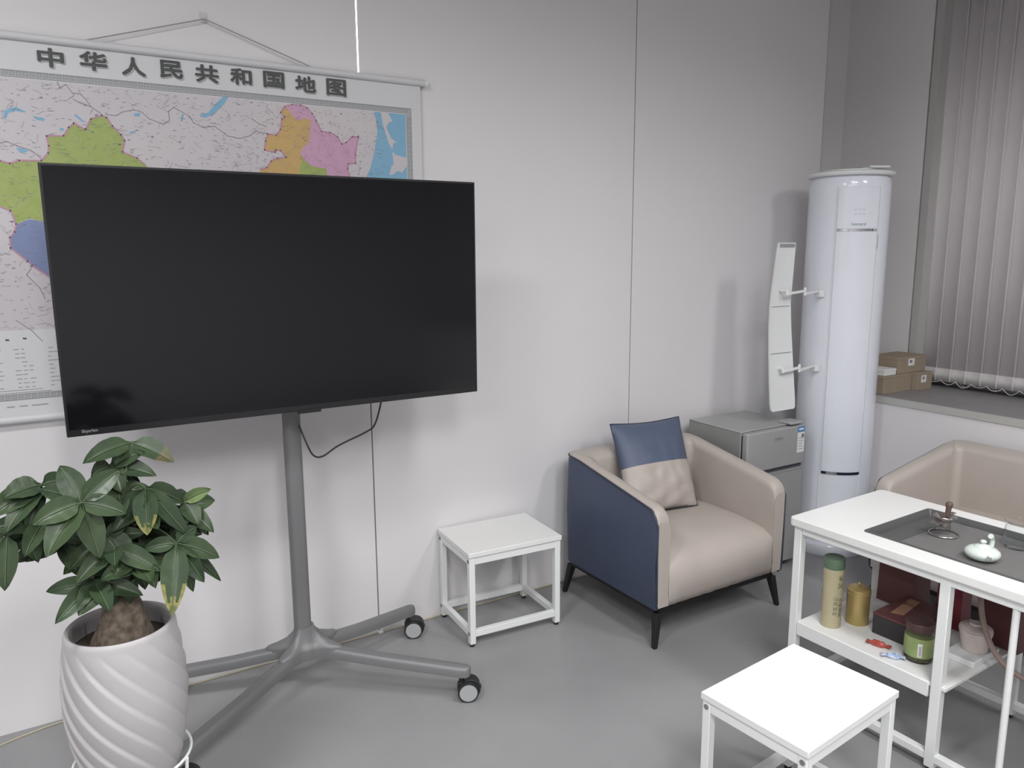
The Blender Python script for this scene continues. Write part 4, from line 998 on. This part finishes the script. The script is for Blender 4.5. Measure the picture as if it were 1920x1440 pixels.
# stainless strainer on its stand
p = (2.186, 1.166)
t = empty('tea_strainer', (p[0], p[1], TZ), 0, 'small steel tea strainer on a ring stand with dark wooden knob', 'tea strainer')
t.scale = (1.18, 1.18, 1.18)
m = MB(); m.tube([(.033*math.cos(2*PI*k/32), .033*math.sin(2*PI*k/32), .0025) for k in range(32)], .0022, STEEL, 8, closed=True)
m.tube([(.033, 0, .002), (.034, .004, .014), (.024, .006, .030), (.016, .004, .034)], .002, STEEL, 8); m.build('ring_stand', t, smooth=60)
m = MB(); m.lathe([(.008, .020), (.012, .022), (.014, .034), (.024, .040), (.027, .048), (.025, .049), (.012, .038), (.010, .026)], STEEL, n=32); 
m.box((-.050, -.010, .036), (-.022, .012, .0385), STEEL); m.box((.020, -.004, .047), (.042, .008, .049), STEEL)
m.build('strainer_bowl', t, smooth=50, bevel=.001)
m = MB(); m.lathe([(.004, .044), (.006, .050), (.0065, .066), (.0085, .072), (.009, .077), (.006, .082), (0, .083)], WOOD, n=20, X=Matrix.Rotation(.18, 4, 'Y')); m.build('knob', t, smooth=60)
# celadon teapot
p = (2.092, 1.010)
t = empty('teapot', (p[0], p[1], TZ), math.radians(226), 'small flattened pale celadon teapot on the tray', 'teapot')
m = MB(); m.lathe([(.018, 0), (.022, .001), (.036, .006), (.0425, .014), (.0435, .020), (.040, .027), (.030, .033), (.020, .036), (.016, .037)], CELADON, n=48); m.build('body', t, smooth=60)
m = MB(); m.lathe([(.021, .0355), (.020, .038), (.012, .041), (.006, .0425), (.005, .045), (.008, .048), (.008, .051), (.004, .054), (0, .0545)], CELADON, n=32); m.build('lid', t, smooth=60)
m = MB(); m.tube([(.036, 0, .016), (.046, 0, .020), (.051, 0, .027), (.054, 0, .030)], [.009, .0065, .0048, .0042], CELADON, 12)
m.build('spout', t, smooth=60)
m = MB(); m.tube(bez((-.018, .026, .026), (-.026, .034, .052), (-.010, .020, .062), 8), [.006, .006, .006, .006, .0055, .0055, .006, .007, .007], CELADON, 12); m.build('side_handle', t, smooth=60)
# clear glass jug on the right
p = (2.262, 1.002)
t = empty('glass_pitcher', (p[0], p[1], TZ), 0, 'clear glass serving pitcher at the right end of the tray', 'pitcher')
m = MB(); m.lathe([(0, 0), (.030, 0), (.033, .003), (.036, .02), (.035, .05), (.033, .066), (.036, .074), (.0345, .0745), (.0315, .066), (.0335, .05), (.0345, .02), (.031, .006), (0, .004)], GLASS, n=40); m.build('body', t, smooth=60)
m = MB(); m.tube(bez((.032, -.012, .062), (.066, -.030, .050), (.034, -.013, .016), 10), .0035, GLASS, 10); m.build('handle', t, smooth=60)

# ------------------------------------------------------------------ things on the table shelf
SZ = SH+.0003
p = (1.995, 1.381)
t = empty('tea_tube', (p[0], p[1], SZ), math.radians(-74), 'tall cream paper tea tube with a green lid and green characters', 'canister')
m = MB(); m.lathe([(.0, 0), (.0285, 0), (.0295, .002), (.0295, .206), (0, .206)], CREAM, n=40); m.build('body', t, smooth=50)
m = MB(); m.lathe([(.0302, .188), (.0306, .190), (.0306, .218), (.0295, .221), (.026, .2195), (0, .2195)], GREENL, n=40); m.build('lid', t, smooth=50)
def wrap(body, ang, z, h, r, mt, m, vert=True, bold=0):
    vs, fs = text_mesh(body, h, bold)
    m.add([(r*math.cos(ang+x/r), r*math.sin(ang+x/r), z+y) for x, y in vs], fs, mt)
for a0, z0, dz, hh, chars in ((-24, .162, .024, .019, '有风'), (-20, .106, .0155, .0135, '一竹林清茶'), (-50, .098, .0165, .0135, '山间好叶')):
    m = MB()
    for i, ch in enumerate(chars): wrap(ch, math.radians(a0), z0-dz*i, hh, .0300, GREENI, m)
    m.build('printed_characters', t, smooth=1)
p = (2.080, 1.349)
t = empty('tea_tin', (p[0], p[1], SZ), 0, 'brushed gold tea tin with a small knob lid', 'tin')
m = MB(); m.lathe([(0, 0), (.0325, 0), (.034, .002), (.034, .098), (0, .098)], GOLD, n=40); m.build('body', t, smooth=50)
m = MB(); m.lathe([(.0345, .094), (.035, .095), (.035, .099), (.034, .1), (.034, .103), (.0352, .104), (.0352, .110), (.033, .1125), (.015, .117), (0, .118)], GOLD, n=40); ld = m.build('lid', t, smooth=40)
m = MB(); m.lathe([(.003, .117), (.003, .121), (.0062, .124), (.0062, .128), (.003, .1315), (0, .132)], GOLD, n=20); m.build('knob', ld, smooth=60)
# low black and red box
X = Matrix.Rotation(math.radians(8), 4, 'Z')
t = empty('tea_gift_box', (2.160, 1.226, SZ), math.radians(3), 'low box with dark red lid, black sides and tan paper label', 'box')
m = MB(); m.box((-.098, -.063, 0), (.098, .063, .060), BOXBLK); m.build('box_body', t, bevel=.001)
m = MB(); m.box((-.099, -.064, .0602), (.099, .064, .066), REDD); lid = m.build('box_lid', t, bevel=.001)
m = MB(); m.add([(-.062, .030, .0664), (-.050, -.003, .0664), (.080, .014, .0664), (.076, .046, .0664)], [(0,1,2,3)], TANL)
put_text(m, '茶礼', (.034, .025, .0667), Vector((0, -1, 0)), Vector((1, 0, 0)), .020, BOXBLK)
m.build('label', lid)
# candy wrappers
def crumple(name, p, r, mt, label, seed, rz=0, fl=.5):
    rr = random.Random(seed)
    t = empty(name, (p[0], p[1], SZ), rz, label, 'sweet')
    m = MB(); n = 14; prof = []
    vs = []; ri = [(-1.0, .0), (-.8, .5), (-.35, .55), (0, .62), (.35, .55), (.8, .5), (1.0, .0)]
    xs = [-1.75, -1.35, -1.02, -.8, -.4, 0, .4, .8, 1.02, 1.35, 1.75]
    ws = [.55, .42, .16, .42, .52, .55, .52, .42, .16, .42, .55]; hs = [.08, .1, .12, .36, .46, .5, .46, .36, .12, .1, .08]
    for x, a, b in zip(xs, ws, hs):
        for k in range(n):
            an = 2*PI*k/n; j = 1+rr.uniform(-.28, .28)
            vs.append((x*r+rr.uniform(-.06, .06)*r, a*r*math.cos(an)*j, max(0, hs[5]*r*fl*1.6+b*r*math.sin(an)*j)))
    fs = [(i*n+k, i*n+(k+1) % n, (i+1)*n+(k+1) % n, (i+1)*n+k) for i in range(len(xs)-1) for k in range(n)]+[tuple(range(n)), tuple((len(xs)-1)*n+k for k in range(n))]
    m.add(vs, fs, mt); o = m.build('wrapper', t, smooth=10)
    mz = min(v.co.z for v in o.data.vertices)
    o.location.z = -mz
crumple('wrapped_sweet', (1.998, 1.222), .019, CANDYR, 'red foil wrapped sweet on the table shelf', 1, 1.9)
crumple('wrapped_sweet', (1.972, 1.160), .018, CANDYB, 'pale blue foil wrapped sweet on the table shelf', 2, 2.2)
# glass jar with label
p = (2.030, 1.122)
t = empty('tea_jar', (p[0], p[1], SZ), math.radians(203), 'clear jar of dried tea with yellow green label and dark lid', 'jar')
m = MB(); m.lathe([(0, 0), (.034, 0), (.0375, .004), (.038, .010), (.038, .083), (.034, .090), (.033, .094), (.0318, .094), (.0325, .088), (.0363, .082), (.0363, .008), (.032, .003), (0, .003)], GLASS, n=48); jb = m.build('jar_glass', t, smooth=50)
m = MB(); m.lathe([(0, .004), (.034, .004), (.0358, .008), (.0358, .070), (.03, .073), (0, .074)], TEAL, n=40); m.build('dried_tea', t, smooth=50)
m = MB(); m.lathe([(.0384, .018), (.0384, .074)], JARLAB, n=40); lb = m.build('label', t, smooth=50)
m = MB()
vs = []; 
for z in (.022, .062):
    for k in range(5):
        a = .05+.30*k/4; vs.append((.0388*math.cos(a), .0388*math.sin(a), z))
m.add(vs, [(k, k+1, 6+k, 5+k) for k in range(4)], PAPER)
for i in range(7):
    vs = []; z0 = .026+.0042*i
    for z in (z0, z0+.0022):
        for k in range(3): a = .12+.18*k/2; vs.append((.0391*math.cos(a), .0391*math.sin(a), z))
    m.add(vs, [(k, k+1, 4+k, 3+k) for k in range(2)], INK)
m.build('bar_code', lb)
m = MB(); m.lathe([(.0375, .092), (.0385, .094), (.0385, .112), (.037, .115), (0, .116)], JARLID, n=40); m.build('lid', t, smooth=50)
# paper gift bags at the back of the shelf
def bag(x, y, w_, d_, h, rz, mt, label, grp='red gift bags on the table shelf'):
    t = empty('gift_bag', (x, y, SZ), rz, label, 'bag', grp)
    a, b = w_/2, d_/2; m = MB()
    vs = [(-a, -b, 0), (a, -b, 0), (a, b, 0), (-a, b, 0), (-a*.97, -b*.9, h), (a*.97, -b*.9, h), (a*.97, b*.9, h), (-a*.97, b*.9, h),
          (-a*.95, -b*.86, h), (a*.95, -b*.86, h), (a*.95, b*.86, h), (-a*.95, b*.86, h), (-a*.95, -b*.9, h-.06), (a*.95, -b*.9, h-.06), (a*.95, b*.9, h-.06), (-a*.95, b*.9, h-.06)]
    m.add(vs, [(0,3,2,1)]+[(i, (i+1) % 4, 4+(i+1) % 4, 4+i) for i in range(4)]+[(4+i, 4+(i+1) % 4, 8+(i+1) % 4, 8+i) for i in range(4)]+[(8+i, 8+(i+1) % 4, 12+(i+1) % 4, 12+i) for i in range(4)]+[(12, 13, 14, 15)], mt)
    m.build('bag_body', t)
    m = MB()
    for sy in (-1, 1): m.tube(bez((-a*.4, sy*b*.93, h-.012), (0, sy*(b+.03), h-.062), (a*.4, sy*b*.93, h-.012), 8), .0015, MAROON, 6)
    m.build('handle', t)
bag(2.325, 1.352, .085, .13, .255, .0, REDD, 'dark red paper bag standing behind the gold tin')
bag(2.316, 1.185, .07, .075, .215, .1, REDB, 'brighter red paper bag standing behind the black and red box')
bag(2.325, 1.035, .075, .11, .235, -.05, MAROON, 'maroon paper bag standing behind the white lidded jar')
# white foam board with lidded ceramic pot
m = MB(); X = Matrix.Translation((2.190, 1.065, SZ)) @ Matrix.Rotation(.03, 4, 'Z')
m.box((-.088, -.055, 0), (.055, .03, .018), WPLAS, X)
fb = tag(m.build('foam_board', bevel=.002), 'thick white foam slab sticking out past the right end of the table shelf', 'board')
p = (2.180, 1.048)
t = empty('lidded_jar', (p[0], p[1], SZ+.0185), 0, 'off-white lidded ceramic jar on the white slab', 'jar')
m = MB(); m.lathe([(0, 0), (.030, 0), (.033, .004), (.039, .040), (.043, .058), (.043, .062), (.040, .063), (0, .060)], OFFW, n=40); m.build('body', t, smooth=50)
m = MB(); m.lathe([(.041, .0635), (.042, .067), (.036, .072), (.018, .076), (.016, .081), (.010, .0815), (0, .080)], OFFW, n=40); m.build('lid', t, smooth=50)
# drain hose and bucket under the tray
m = MB()
m.tube(smooth_path([(2.150, 1.030, HT-.030), (2.130, 1.020, .45), (2.115, .992, .37), (2.118, .950, .305), (2.150, .895, .262), (2.215, .840, .225), (2.262, .800, .16)], 8), .0075, HOSE, 12)
tag(m.build('drain_hose'), 'brown drain hose curving from the tray down into the waste bucket', 'hose')
p = (2.318, .800)
t = empty('waste_bucket', (p[0], p[1], 0), 0, 'pale pinkish plastic waste bucket under the tea table', 'bucket')
m = MB(); m.lathe([(0, 0), (.088, 0), (.092, .004), (.108, .20), (.112, .202), (.112, .206), (.106, .206), (.088, .01), (0, .008)], PINKP, n=48); m.build('body', t, smooth=50)
m = MB(); m.tube([(.112*math.cos(a), .112*math.sin(a), .206) for a in [2*PI*k/40 for k in range(40)]], .003, PINKP, 8, closed=True); m.build('rim', t, smooth=60)
